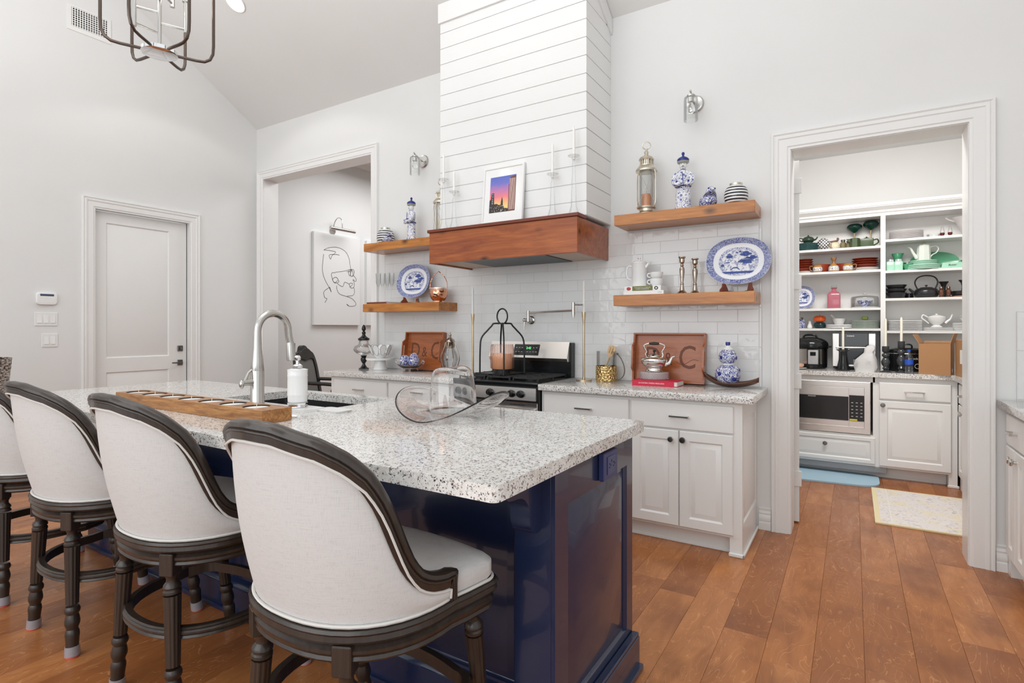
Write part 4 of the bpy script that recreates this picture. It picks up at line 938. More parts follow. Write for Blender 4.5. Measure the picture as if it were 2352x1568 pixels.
def platter(loc,label,lean=R(9)):
    t=thing('willow_platter',label,'platter',loc,0,'blue willow platters on stands',(-lean,0,0))
    n=56; se=lambda s_,a:(.197*s_*math.copysign(abs(math.cos(a))**.87,math.cos(a)),.155*s_*math.copysign(abs(math.sin(a))**.87,math.sin(a)))
    rgs=[]
    for s_,d in ((1.0,.020),(1.0,.024),(.80,.008),(.70,.004),(.66,.002),(.3,.001),(.01,.001)): rgs.append([(se(s_,2*PI*i/n)[0],-d,se(s_,2*PI*i/n)[1]) for i in range(n)])
    rgs=[[(x*.98 if k==0 else x,y,z) for x,y,z in r] for k,r in enumerate(rgs)]
    back=[[(se(s_,2*PI*i/n)[0],-d+.006,se(s_,2*PI*i/n)[1]) for i in range(n)] for s_,d in ((.01,.001),(.66,.002),(.98,.020))]
    b=B(); b.loft(back+rgs[0:],True,True); b.done('dish',WILLOW,t,ang=50)
    # printed landscape
    pr=B(); q=lambda pts:pr.prism(pts,1,-.0052,-.0042)
    for x0,z0,s_ in ((-.055,.025,.9),(.055,-.015,1.3),(-.095,-.03,.5)):
        q([(x0-.02*s_,z0),(x0+.02*s_,z0),(x0+.018*s_,z0+.012*s_),(x0-.018*s_,z0+.012*s_)]); q([(x0-.026*s_,z0+.013*s_),(x0+.026*s_,z0+.013*s_),(x0+.014*s_,z0+.021*s_),(x0-.014*s_,z0+.021*s_)]); q([(x0-.016*s_,z0+.024*s_),(x0+.016*s_,z0+.024*s_),(x0,z0+.035*s_)])
    for x0,z0,s_ in ((.045,.045,1.0),(.085,.02,.8),(.02,.0,.6)):
        for dx,dz,r_ in ((-.02,0,.012),(0,.012,.014),(.02,.002,.012),(0,-.006,.012)): q([(x0+dx*s_+r_*s_*1.4*math.cos(a),z0+dz*s_+r_*s_*.6*math.sin(a)) for a in [PI*i/5 for i in range(10)]])
    q([(-.05,-.055),(-.03,-.038),(-.005,-.036),(.012,-.055),(.006,-.055),(-.008,-.044),(-.03,-.044),(-.042,-.055)]); q([(-.08,-.002),(-.05,-.002),(-.057,-.008),(-.073,-.008)]); q([(-.10,-.066),(.095,-.066),(.08,-.078),(-.08,-.078)])
    for sx,dz in ((-1,0),(1,.006)): q([(sx*.0,.058+dz),(sx*.018,.07+dz),(sx*.012,.062+dz),(sx*.02,.058+dz),(sx*.004,.054+dz)])
    pr.done('printed_landscape',plain('transfer blue',(.04,.075,.30),.15) if 'transfer blue' not in MT else MT['transfer blue'],t); return t
platter((-.632,3.800,ZL+.045+.158),'oval blue willow platter on a stand, lower right shelf')
platter((-3.405,3.800,1.526+.045+.158),'oval blue willow platter on a stand, lower left shelf')
for x,zz,l in ((-.632,ZL,'right'),(-3.405,1.526,'left')):
    t=thing('plate_stand','dark wooden plate stand under the platter on the lower %s shelf'%l,'stand',(x,3.77,zz))
    for s in (-1,1):
        B().prism([(-.085,0),(.085,0),(.075,.012),(-.02,.014),(-.045,.055),(-.060,.060),(-.062,.040),(-.085,.018)],0,s*.062-.009,s*.062+.009,M=Matrix.Rotation(s*R(28),4,'Z')@Matrix.Translation((0,-.0,0))).done('foot',REDW if l=='right' else REDW,t)
# lower right: books, coffee pot, cups, candlesticks
bk=thing('book','white cookbook, the lower of the two under the coffee pot','book',(-1.215,3.735,ZL)); WPAP=plain('book page paper',(.80,.77,.70),.8)
B().box(-.140,-.085,.0,.140,.09,.0265,.001).done('cover',TRIM,bk); B().box(-.137,-.082,.002,.1415,.088,.0245).done('pages',WPAP,bk)
txt('COOK',.010,plain('grey print',(.35,.35,.35),.6),bk,(.115,-.0855,.013),sx=.9)
bk=thing('book','cookbook with olive spine label, on top of the white book','book',(-1.222,3.738,ZL+.027))
B().box(-.128,-.083,.0,.128,.09,.033,.001).done('cover',TRIM,bk); B().box(-.070,-.0838,.001,.072,-.083,.032).done('spine_label',plain('olive green label',(.16,.16,.03),.5),bk)
txt('THE OLIVE OIL & VINEGAR',.0095,WHITEP,bk,(.001,-.0843,.021)); txt("LOVER'S COOKBOOK",.0095,WHITEP,bk,(.001,-.0843,.011))
b=B(); b.lathe([(.013,0),(.011,.004),(0,.006)],sx=1.2,sy=.9,M=Matrix.Translation((-.096,-.0832,.016))@Mx); b.done('tomato_print',plain('red print',(.5,.05,.04),.5),bk)
b=B(); b.tube([(.096+.010*math.cos(a),-.0836,.016+.009*math.sin(a)) for a in [2*PI*i/14 for i in range(14)]],.003,6,closed=True); b.done('plate_print',DARK,bk)
cpz=ZL+.0605
cp=thing('coffee_press','tall white ceramic coffee pot with handle on the stacked books','coffee pot',(-1.275,3.75,cpz),R(-5))
b=B(); b.lathe([(.050,0),(.052,.004),(.051,.16),(.054,.165),(.049,.165),(.046,.155),(.046,.01),(0,.01)],seg=32); b.done('body',WHITEC,cp)
b=B(); b.tube(crm([(.046,0,.135),(.060,0,.150),(.066,0,.163)],4),[.012,.012,.011,.010,.009,.008,.007,.006,.006],10,flat=1); b.done('spout',WHITEC,cp)
B().tube(crm([(-.048,0,.142),(-.080,0,.148),(-.096,0,.110),(-.086,0,.065),(-.050,0,.045)],5),[.007]*21,10).done('handle',WHITEC,cp)
B().lathe([(.0545,.165),(.055,.170),(.040,.180),(.010,.186),(0,.187)],seg=32).done('lid',WHITEC,cp); B().lathe([(.004,.186),(.004,.192),(.010,.197),(.009,.204),(0,.206)]).done('lid_knob',CHROME,cp)
def cup(loc,rz,label,mat=WHITEC,s=1,group=None,name='cup'):
    t=thing(name,label,'cup',loc,rz,group)
    B().lathe([(.026*s,0),(.030*s,.004*s),(.042*s,.022*s),(.045*s,.050*s),(.043*s,.050*s),(.039*s,.022*s),(.02*s,.006*s),(0,.006*s)],seg=28).done('bowl',mat,t)
    B().tube(crm([(-.041*s,0,.042*s),(-.060*s,0,.042*s),(-.062*s,0,.022*s),(-.042*s,0,.016*s)],4),.0045*s,8).done('handle',mat,t); return t
cup((-1.150,3.745,cpz),0,'white cup at the bottom of the stack beside the coffee pot',s=1.02); cup((-1.150,3.745,cpz+.046),R(10),'white cup on top of the stack beside the coffee pot',s=.98)
def candlestick(loc,h,label):
    prof=[(.034,0),(.035,.004),(.028,.012),(.016,.022),(.011,.055),(.013,.062),(.009,.070),(.013,.10),(.017,.135),(.016,.155),(.008,.168),(.012,.174),(.008,.182),(.017,.195),(.017,.215),(.024,.222),(.023,.228),(.011,.228),(.010,.215),(0,.215)]
    t=thing('candlestick',label,'candlestick',loc); B().lathe([(r,z*h/.228) for r,z in prof],seg=24).done('stem',plain('tarnished silver',(.45,.38,.32),.18,1) if 'tarnished silver' not in MT else MT['tarnished silver'],t); 
candlestick((-.975,3.735,ZL),.250,'taller tarnished silver candlestick, left of the pair on the lower shelf'); candlestick((-.900,3.775,ZL),.238,'shorter tarnished silver candlestick, right of the pair on the lower shelf')
# lower left: closed book, copper bucket, hanging stemware
bk=thing('book','thin dark red book lying at the left end of the lower shelf','book',(-3.735,3.745,1.526)); B().box(-.125,-.095,0,.125,.10,.017,.001).done('cover',REDW,bk); B().box(-.122,-.092,.003,.1255,.101,.014).done('pages',WPAP,bk)
bu=thing('copper_bucket','hammered copper ice bucket with arched handle on the lower left shelf','bucket',(-3.075,3.745,1.526),R(20)); COP=plain('polished copper',(.78,.38,.24),.16,1)
def hammer(m,sc=45,st=.6):
    N=NT(m.node_tree); b=m.node_tree.nodes['Principled BSDF']; v=N.coord(); N.bump(N.vor(v,sc),b,st,.01)
hammer(COP,40,.5)
B().lathe([(.050,0),(.052,.008),(.044,.012),(.058,.022),(.074,.05),(.078,.085),(.077,.118),(.073,.118),(.072,.08),(.05,.03),(0,.03)],seg=32).done('body',COP,bu)
B().lathe([(.072,.116),(.083,.118),(.083,.126),(.072,.130),(.05,.132),(0,.132)],seg=32).done('rim',SILVER,bu); B().lathe([(.048,-.0),(.054,0),(.052,.010),(.046,.013)],seg=32).done('foot_ring',SILVER,bu)
B().tube(crm([(-.080,0,.122),(-.074,0,.18),(-.045,0,.235),(-.012,0,.262),(.0,0,.272),(.012,0,.262),(.045,0,.235),(.074,0,.18),(.080,0,.122)],3),.0035,8).done('handle',COP,bu)
for i,x in enumerate((-3.862,-3.806,-3.742,-3.684)):
    t=thing('wine_glass','clear stemless flute glass behind the red book, %s of four'%('leftmost','second','third','rightmost')[i],'glass',(x,3.800,1.543 if i<3 else 1.543),0,'flute glasses on the lower left shelf')
    B().lathe([(.028,0),(.028,.002),(.006,.006),(.004,.12),(.010,.155),(.022,.19),(.024,.28),(.0225,.28),(.020,.19),(.008,.16),(0,.158)],seg=20).done('glass',THIN,t)
# ================================================================ COUNTER ITEMS
ZC_=.920
def lean_tray(loc,label,flip=False,W=.50,Hh=.345):
    t=thing('wooden_tray',label,'tray',loc,0,'monogrammed serving trays',(-R(7),0,0))
    b=B(); b.box(-W/2+.008,-.012,.008,W/2-.008,-.001,Hh-.008); b.done('base_board',TRAYW,t)
    for z0,z1 in ((0,.012),(Hh-.012,Hh)): B().box(-W/2,-.048,z0,W/2,-.0005,z1,.002).done('long_side',TRAYW,t)
    for s in (-1,1):
        pr=[(0,.012),(-.046,.012)]+[(-.046-.034*sstep(0,1,i/6),.065+.035*i/6) for i in range(7)]+[(-.080,.12),(-.080,Hh-.12)]+[(-.080+.034*sstep(0,1,i/6),Hh-.10+.035*i/6) for i in range(7)]+[(-.046,Hh-.012),(0,Hh-.012)]
        x=s*(W/2-.006); b=B(); yy=[p for p in pr]
        # side wall with a hand slot: build around the slot
        sl=(.125,Hh-.125); 
        def clip(z0,z1,ya,yb_): 
            out=[]; zs=sorted(set([z0,z1]+[p[1] for p in pr if z0<p[1]<z1]))
            def dep(z):
                P=pr[1:-1]
                for (d0,q0),(d1,q1) in zip(P,P[1:]):
                    if q0<=z<=q1 and q1>q0: return d0+(d1-d0)*(z-q0)/(q1-q0)
                return -.046
            return [(ya if ya is not None else 0,z) for z in zs]+[((yb_ if yb_ is not None else dep(z)),z) for z in zs[::-1]]
        for pol in (clip(.012,sl[0],None,None),clip(sl[1],Hh-.012,None,None),clip(sl[0],sl[1],0,-.048),clip(sl[0],sl[1],-.066,None)): b.prism(pol,0,x-.006,x+.006)
        b.done('side_wall',TRAYW,t,ang=50)
    dk=MT.get('engraved dark wood') or plain('engraved dark wood',(.14,.035,.010),.5)
    for ch,x,sz in (('D',-.115,.20),('&',-.005,.13),('C',.125,.23)):
        txt(ch,sz,dk,t,(x,-.0125,Hh/2+(.0 if ch!='&' else -.01)),sx=.78,name='engraved_letter')
    b=B(); b.tube(crm([(-.20,-.0122,.17),(-.15,-.0122,.155),(-.10,-.0122,.185),(-.06,-.0122,.15)],5),.0014,5); b.tube(crm([(.05,-.0122,.15),(.10,-.0122,.13),(.16,-.0122,.165),(.20,-.0122,.16)],5),.0014,5); b.done('engraved_scroll',dk,t)
lean_tray((-1.093,3.834,ZC_),'cherry wood serving tray with carved letters, leaning right of the stove behind the teapot')
lean_tray((-3.315,3.834,ZC_),'cherry wood serving tray with carved letters, leaning left of the stove',W=.45)
# red book, coaster stack, silver teapot
bk=thing('book','red cookbook lying on the counter under the silver teapot','book',(-1.113,3.655,ZC_)); RED=plain('red book cloth',(.62,.02,.06),.4)
b=B(); b.box(-.150,-.085,0,.150,.085,.004,.001); b.box(-.150,-.085,.032,.150,.085,.036,.001); b.box(-.150,-.085,.004,.128,-.079,.032); b.done('cover',RED,bk); B().box(-.148,-.079,.0042,.147,.083,.0318).done('pages',WPAP,bk)
txt('LA COCINA CASERA MEXICANA',.0125,WHITEP,bk,(-.02,-.0856,.018),sx=.95)
cs=thing('crystal_trivet','hobnail crystal dish between the red book and the teapot','dish',(-1.150,3.690,ZC_+.0365))
b=B(); b.lathe([(.082,0),(.090,.006),(.094,.045),(.090,.050),(.078,.048),(0,.046)],seg=40); b.done('dish',(MT.get('pressed glass') or plain('pressed glass',(.80,.76,.76),.08,alpha=.55)),cs)
b=B()
for k in range(4):
    for i in range(36):
        a=2*PI*(i+.5*(k%2))/36; b.sphere((.0935*math.cos(a),.0935*math.sin(a),.008+k*.0115),.0048,6)
b.done('hobnails',CRYS,cs,kind='stuff')
tp=thing('silver_teapot','polished silver teapot with black handle, on the crystal dish and red book','teapot',(-1.150,3.690,ZC_+.0870),R(8))
b=B(); b.lathe([(.052,0),(.054,.004),(.048,.010),(.044,.022),(.047,.030),(.060,.040),(.074,.058),(.080,.074),(.076,.088),(.060,.098),(.040,.104),(.038,.108)],seg=36,smooth=2,sx=1.12); b.done('body',SILVER,tp,ang=60)
B().lathe([(.039,.107),(.040,.112),(.030,.119),(.012,.123),(0,.124)],seg=28).done('lid',SILVER,tp); B().lathe([(.004,.122),(.004,.130),(.011,.138),(.009,.146),(0,.149)],seg=16).done('lid_knob',BLACK,tp)
B().tube(crm([(.070,0,.050),(.095,0,.058),(.108,0,.080),(.120,0,.100),(.136,0,.106)],4),[.016,.0155,.015,.014,.013,.012,.011,.010,.009,.009,.008,.008,.007,.007,.006,.006,.006],10).done('spout',SILVER,tp)
for s in (-1,1): B().tube(crm([(s*.052,0,.095),(s*.058,0,.115),(s*.052,0,.135),(s*.066,0,.160),(s*.066,0,.178),(s*.040,0,.190),(s*.030,0,.189)],4),.0048,8).done('handle_bracket',SILVER,tp)
B().tube([(-.034,0,.189),(-.02,0,.190),(0,0,.191),(.02,0,.190),(.034,0,.189)],[.006,.009,.0105,.009,.006],12).done('handle_grip',BLACK,tp)
# utensil crock + spatulas + wire handle
uc=thing('utensil_crock','glass utensil jar with hammered gold base and loop handle','jar',(-1.530,3.775,ZC_),R(10)); GH=plain('hammered gold metal',(.70,.50,.22),.15,1); hammer(GH,60,1.0)
B().lathe([(.076,0),(.078,.003),(.077,.105),(.079,.108),(.074,.108),(.073,.004),(0,.004)],seg=40).done('base_band',GH,uc); B().lathe([(.0725,.006),(.0725,.215),(.0700,.215),(.0700,.008)],seg=40,cap=False).done('glass_wall',THIN,uc)
B().tube(crm([(.076,0,.195),(.084,0,.192),(.110,0,.155),(.130,0,.10),(.128,0,.05),(.105,0,.018),(.078,0,.012)],5),.0038,8).sphere((.080,0,.196),.008).done('handle',BRONZE,uc)
for k,(x,r_,l) in enumerate(((.006,20,'slotted wooden spatula in the gold based jar'),(-.004,20,'plain wooden spoon behind the slotted spatula'))):
    t=thing('wooden_spatula' if k==0 else 'wooden_spoon',l,'utensil',(-1.572+x,3.770+.022*k,ZC_+.010),0,None,(R(-4*k),R(r_),0))
    b=B(); b.tube([(0,0,0),(0,0,.14),(0,0,.175)],[.006,.006,.007],10,flat=.8); b.done('handle',SPOONW,t)
    if k==0:
        b=B(); 
        for (x0,x1) in ((-.028,-.013),(-.006,.006),(.013,.028)): b.box(x0,-.003,.20,x1,.003,.245)
        b.prism([(-.006,.165),(.006,.165),(.028,.20),(-.028,.20)],1,-.003,.003); b.prism([(-.028,.245),(.028,.245),(.026,.262),(-.020,.258)],1,-.003,.003); b.done('blade',SPOONW,t)
    else: B().sphere((0,0,.215),.03,14,(.85,.25,1.5)).done('bowl',SPOONW,t)
# gourd vase on leaf dish
ld=thing('leaf_dish','dark copper leaf-shaped dish under the gourd vase','dish',(-.665,3.725,ZC_)); 
def leaf(u,v):
    x=(u-.5)*.33; w=.074*math.sin(PI*min(max(u,.02),.98))**.7; y=(v-.5)*2*w; q=abs(u-.5)*2; return (x,y,.006+.048*q**2.4*(1.25 if u<.5 else .8)+.030*((v-.5)*2)**2)
b=B(); b.surf(lambda i,j:leaf(i,j),30,12); b.done('leaf',plain('dark antique copper',(.18,.10,.075),.3,.8),ld,solid=.003,ang=180); 
gv=thing('gourd_vase','blue and white double gourd vase on the copper leaf dish','vase',(-.683,3.730,ZC_+.0175))
pr=[(.034,0),(.040,.004),(.064,.025),(.078,.060),(.078,.082),(.066,.110),(.045,.126),(.033,.131),(.033,.137),(.044,.148),(.056,.168),(.057,.188),(.046,.212),(.028,.232),(.016,.243),(.0125,.252),(.012,.262)]
B().lathe(pr,seg=40,smooth=2).done('body',BWF,gv,ang=60); B().lathe([(.0335,.1285),(.0345,.132),(.0345,.136),(.0335,.1395)],seg=40,cap=False).done('white_band',WHITEC,gv); B().lathe([(.0365,.2265),(.0200,.2415),(.0145,.252)],seg=32,cap=False).done('white_band',WHITEC,gv); B().lathe([(.012,.255),(.0145,.258),(.0145,.275),(.011,.275),(.010,.26)],seg=24).done('rim',BLUE,gv)
b=B()
for z,r_,a,q in ((.075,.0785,-120,.014),(.045,.074,-50,.016),(.095,.074,-10,.014),(.05,.075,-175,.014),(.178,.0575,-125,.012),(.175,.0575,-20,.012)):
    a=R(a); M=Matrix.Translation((r_*math.cos(a),r_*math.sin(a),z))@Matrix.Rotation(a,4,'Z')@Matrix.Rotation(PI/2,4,'Y'); b.lathe([(q,0),(q*.8,.0012),(0,.0018)],seg=18,M=M)
b.done('blue_medallion',BLUE,gv)
# tall brass candlesticks
def tall(loc,label,hc,lean=0):
    t=thing('tall_candlestick',label,'candlestick',loc)
    B().lathe([(.060,0),(.060,.004),(.010,.007),(.0085,.03),(.0085,.40),(.009,.42),(.014,.47),(.0155,.500),(.012,.500),(.011,.48),(0,.48)],seg=24).done('stem',GOLD,t)
    c=thing('taper_candle','tall white taper candle in '+label.split(',')[0],'candle',(loc[0],loc[1],loc[2]+.481)); B().lathe([(.0105,0),(.0105,.01),(.0085,hc-.02),(.004,hc),(0,hc)],seg=16).done('taper',WAXW,c)
tall((-1.693,3.739,ZC_),'tall brass candlestick right of the range, on the granite',.255); tall((-2.700,3.735,ZC_),'tall brass candlestick left of the range, on the granite',.245)
# lantern on the range
ln=thing('candle_lantern','black wire lantern with ribbed peach glass standing on the range grates','lantern',(-2.270,3.520,.957),R(-8)); BI=plain('black lantern iron',(.012,.012,.013),.4)
b=B(); b.prism([(-.12,-.12),(.12,-.12),(.12,.12),(-.12,.12)],2,0,.006); b.done('base_plate',BI,ln)
B().lathe([(.06,.006),(.06,.034),(.0,.034)],seg=28).done('pedestal',BI,ln)
for k in range(4):
    a=R(45+90*k); u=lambda r,z:(r*math.cos(a),r*math.sin(a),z)
    B().tube(crm([u(.170,0),u(.168,.18),u(.158,.27),u(.110,.33),u(.080,.362),u(.065,.380),u(.02,.381)],4),.0064,8).done('frame_rod',BI,ln)
B().tube([(.0+.052*math.sin(a)*math.cos(R(0)),0,.435-.058*math.cos(a)) for a in [2*PI*i/24 for i in range(24)]],.0060,8,closed=True).done('ring_handle',BI,ln)
nf=120; b=B(); gl=[(.078,.036),(.088,.045),(.090,.12),(.088,.20),(.082,.222)]
b.loft([[Vector(((r+(.0016 if i%4<2 else -.0016))*math.cos(2*PI*i/nf),(r+(.0016 if i%4<2 else -.0016))*math.sin(2*PI*i/nf),z)) for i in range(nf)] for r,z in gl],True,False); b.done('ribbed_glass',PEACHG,ln,ang=60)
c=thing('candle','peach pillar candle inside the ribbed glass lantern on the range','candle',(ln.location.x,ln.location.y,.957+.0345)); B().lathe([(.074,.002),(.076,.10),(.070,.118),(.05,.108),(0,.104)],seg=32).done('wax',PEACH,c); B().cyl((0,0,.10),(0,0,.122),.0015,seg=6).done('wick',DARK,c)
# left counter -----------------------------------------------------------
ur=thing('apothecary_urn','glass apothecary jar with glossy black lid and foot, left end of the counter','jar',(-3.950,3.700,ZC_))
b=B(); b.lathe([(.046,0),(.048,.004),(.030,.014),(.016,.035),(.012,.048),(.024,.066),(.030,.085),(.027,.102),(.020,.110),(.028,.116),(.028,.124),(0,.126)],seg=28,smooth=2); b.done('foot',BLACK,ur,ang=60)
B().lathe([(.026,.127),(.060,.138),(.092,.165),(.098,.185),(.085,.210),(.055,.225),(.045,.240),(.046,.262),(.052,.268),(.050,.268),(.043,.262),(.042,.240),(.052,.222),(.082,.207),(.094,.185),(.088,.167),(.058,.141),(.0,.130)],seg=36).done('glass_bowl',THIN,ur,ang=60)
b=B(); b.lathe([(.050,.2685),(.054,.275),(.053,.285),(.035,.297),(.020,.310),(.014,.325),(.020,.336),(.015,.347),(.009,.354),(.019,.368),(.019,.385),(.010,.408),(0,.416)],seg=28,smooth=2); b.done('lid',BLACK,ur,ang=60)
ck=thing('cake_stand','white ceramic cake stand carrying the petal bowl','cake stand',(-3.725,3.690,ZC_))
B().lathe([(.066,0),(.067,.004),(.055,.03),(.048,.075),(.048,.09)],seg=32,smooth=2).done('pedestal',WHITEC,ck); B().lathe([(.04,.0895),(.128,.090),(.131,.098),(.131,.108),(.127,.108),(.125,.101),(0,.100)],seg=48).done('plate',WHITEC,ck)
pb=thing('petal_bowl','white petal-edged bowl with dark outlines on the cake stand','bowl',(-3.725,3.690,ZC_+.1015))
B().lathe([(.035,0),(.040,.004),(.060,.030),(.072,.052),(.069,.054),(.055,.030),(0,.010)],seg=32).done('cup',WHITEC,pb)
for k in range(9):
    a0=2*PI*k/9+.2; P=[]; 
    for i in range(14):
        q=2*PI*i/14; h=.080+.048*math.cos(q+PI)*-1*-1; wv=.030*math.sin(q)*(1 if h>.08 else (.75)); rr_=.070+(h-.032)*.42; P.append((rr_,wv,h))
    pts=[(r_*math.cos(a0)-wv*math.sin(a0),r_*math.sin(a0)+wv*math.cos(a0),h) for r_,wv,h in P]
    b=B(); b.loft([[Vector(p)*1.0 for p in pts],[Vector((p[0]*1.03,p[1]*1.03,p[2]-.001)) for p in pts]]); pe=b.done('petal',WHITEC,pb)
    B().tube([Vector((p[0]*1.03,p[1]*1.03,p[2])) for p in pts],.0012,5,closed=True).done('outline',DARK,pe)
gb=thing('glass_bowl','footed clear glass bowl with curled handles, in front of the left tray','bowl',(-3.345,3.670,ZC_))
b=B(); b.lathe([(.04,.022),(.075,.035),(.100,.062),(.098,.063),(.072,.040),(0,.028)],seg=32,sx=1.15); b.done('bowl',GLASS,gb,ang=60)
for s in (-1,1):
    B().tube(crm([(s*.105,0,.055),(s*.135,0,.075),(s*.150,0,.105),(s*.165,0,.09),(s*.160,0,.072),(s*.145,0,.078)],4),.005,8).done('handle',GLASS,gb)
b=B()
for k in range(4):
    a=R(45+90*k); b.tube([(.055*math.cos(a),.055*math.sin(a),.033),(.075*math.cos(a),.075*math.sin(a),.012),(.070*math.cos(a),.070*math.sin(a),.004)],.005,8)
b.done('feet',GLASS,gb)
for k,(dx,dy,dz,nm) in enumerate(((-.053,0,.080,'left'),(.053,-.006,.082,'right'),(.0,.060,.110,'back'))):
    o=B().sphere((0,0,0),.052 if k<2 else .040,24).done('ceramic_ball',BW,None,(gb.location.x+dx,gb.location.y+dy,ZC_+.012+dz),ang=180); tag(o,'blue floral ceramic ball at the %s of the glass bowl'%nm,'ball','ceramic balls in the glass bowl')
TARN=MT['tarnished silver']
sl=thing('candle_lantern','silver onion-shaped lantern between the left tray and the range','lantern',(-2.940,3.735,ZC_))
B().lathe([(.030,0),(.045,.004),(.040,.018),(.030,.026),(0,.026)],seg=24).done('base',TARN,sl); B().lathe([(.028,.03),(.055,.07),(.066,.115),(.055,.165),(.036,.20),(.032,.215),(.030,.215),(.034,.20),(.052,.165),(.063,.115),(.052,.07),(.026,.033)],seg=28,cap=False).done('glass_globe',THIN,sl,ang=60)
B().lathe([(.034,.213),(.039,.217),(.039,.262),(.042,.268),(.034,.285),(.014,.298),(.008,.31),(.013,.322),(.006,.335),(.004,.350),(0,.352)],seg=24).done('cap',TARN,sl)
for k in range(4):
    a=R(20+90*k); u=lambda r,z:(r*math.cos(a),r*math.sin(a),z); B().tube(crm([u(.040,.262),u(.050,.22),u(.074,.165),(u(.082,.12)),u(.068,.06),u(.046,.01)],4),.0045,8).done('frame_strap',TARN,sl)
br=thing('bronze_figurine','small dark bronze rider figurine behind the cake stand','figurine',(-3.878,3.800,ZC_))
b=B(); b.lathe([(.022,0),(.022,.006),(.010,.012),(.012,.03),(.006,.04),(.020,.062),(.010,.075),(.024,.085),(.012,.098),(.014,.112),(.008,.122),(0,.124)],seg=14,smooth=2); b.tube([(-.02,0,.05),(.0,0,.07),(.03,0,.095)],.006,6); b.done('figure',plain('dark bronze',(.10,.07,.03),.25,1),br)
# ================================================================ MANTEL
ZM=2.0705
def glasscs(loc,h,hc,label):
    t=thing('glass_candlestick','%s tall clear glass candle holder on the hood mantel'%label,'candlestick',loc)
    B().lathe([(.036,0),(.037,.003),(.020,.06),(.012,h*.75),(.012,h-.06),(.007,h-.045),(.008,h-.02),(.040,h-.002),(.041,h+.001),(.012,h+.002),(.012,h-.025),(0,h-.025)],seg=24).done('holder',THIN,t,ang=60)
    c=thing('taper_candle','white taper candle in the %s glass holder on the mantel'%label,'candle',(loc[0],loc[1],loc[2]+h-.0245)); B().lathe([(.0105,0),(.0090,hc-.02),(.004,hc),(0,hc)],seg=14).done('taper',WAXW,c)
glasscs((-2.735,3.392,ZM),.400,.225,'leftmost'); glasscs((-2.632,3.392,ZM),.290,.185,'second from left'); glasscs((-1.772,3.392,ZM),.300,.235,'third from left'); glasscs((-1.610,3.392,ZM),.400,.225,'rightmost')
pf_=thing('framed_picture','white framed city sunset picture leaning on the hood mantel','picture',(-2.195,3.392,ZM),0,None,(-R(5.5),0,0))
b=B(); FW,FH=.355,.435; b.rings(-FW/2,0,FW/2,FH,[(0,-.012),(0,.008),(.003,.010),(.016,.010),(.018,.004),(.019,.004)]); b.done('frame',TRIM,pf_)
B().box(-FW/2+.019,-.0048,.019,FW/2-.019,-.0042,FH-.019).done('mat_board',WHITEC,pf_)
m,t_,b_=newmat('printed sunset sky'); setp(b_,rough=.3); N=NT(t_); tc=N.n('ShaderNodeTexCoord'); sp=N.n('ShaderNodeSeparateXYZ'); N.l(tc.outputs['Object'],sp.inputs[0]); nz=N.noise(N.coord((1,1,2)),18,3)
f=N.math('ADD',N.math('DIVIDE',N.math('SUBTRACT',sp.outputs[2],.085),.270),N.math('MULTIPLY',N.math('SUBTRACT',nz,.5),.12)); N.l(N.ramp(f,[(0,(.85,.75,.25)),(.22,(.90,.55,.20)),(.42,(.85,.22,.25)),(.62,(.50,.20,.42)),(.8,(.16,.17,.55)),(1,(.10,.14,.50))]),b_.inputs['Base Color'])
sky=B().box(-.112,-.0056,.085,.112,-.0049,.355).done('print',m,pf_)
DKP=plain('dark print',(.03,.025,.03),.4); TWP=plain('tower print',(.16,.05,.035),.4)
poly_flat('printed_skyline',[[(-.112,.085),(.055,.085),(.055,.105),(.02,.115),(.008,.135),(.006,.165),(-.002,.20),(-.010,.165),(-.012,.14),(-.03,.14),(-.045,.15),(-.07,.15),(-.075,.235),(-.095,.235),(-.10,.19),(-.112,.18)]],DKP,pf_,y=-.0062)
poly_flat('printed_tower',[[(.052,.085),(.112,.085),(.112,.35),(.062,.34),(.062,.30),(.052,.285)]],TWP,pf_,y=-.0062)
poly_flat('tower_stripes',[[(.060+i*.0085,.095),(.063+i*.0085,.095),(.063+i*.0085,.33),(.060+i*.0085,.33)] for i in range(6)],plain('pale stripe print',(.85,.66,.60),.4),pf_,y=-.0067)
for i,chh in enumerate('TYLER'): txt(chh,.016,WHITEP,pf_,(-.085,-.0068,.222-i*.0165),name='sign_letter')
b=B(); random.seed(3)
for i in range(40): x=-.108+random.random()*.155; z=.088+random.random()*.045; b.box(x,-.0066,z,x+.004,-.0063,z+.004)
b.done('printed_lights',plain('pale gold print',(.75,.62,.40),.4),pf_)
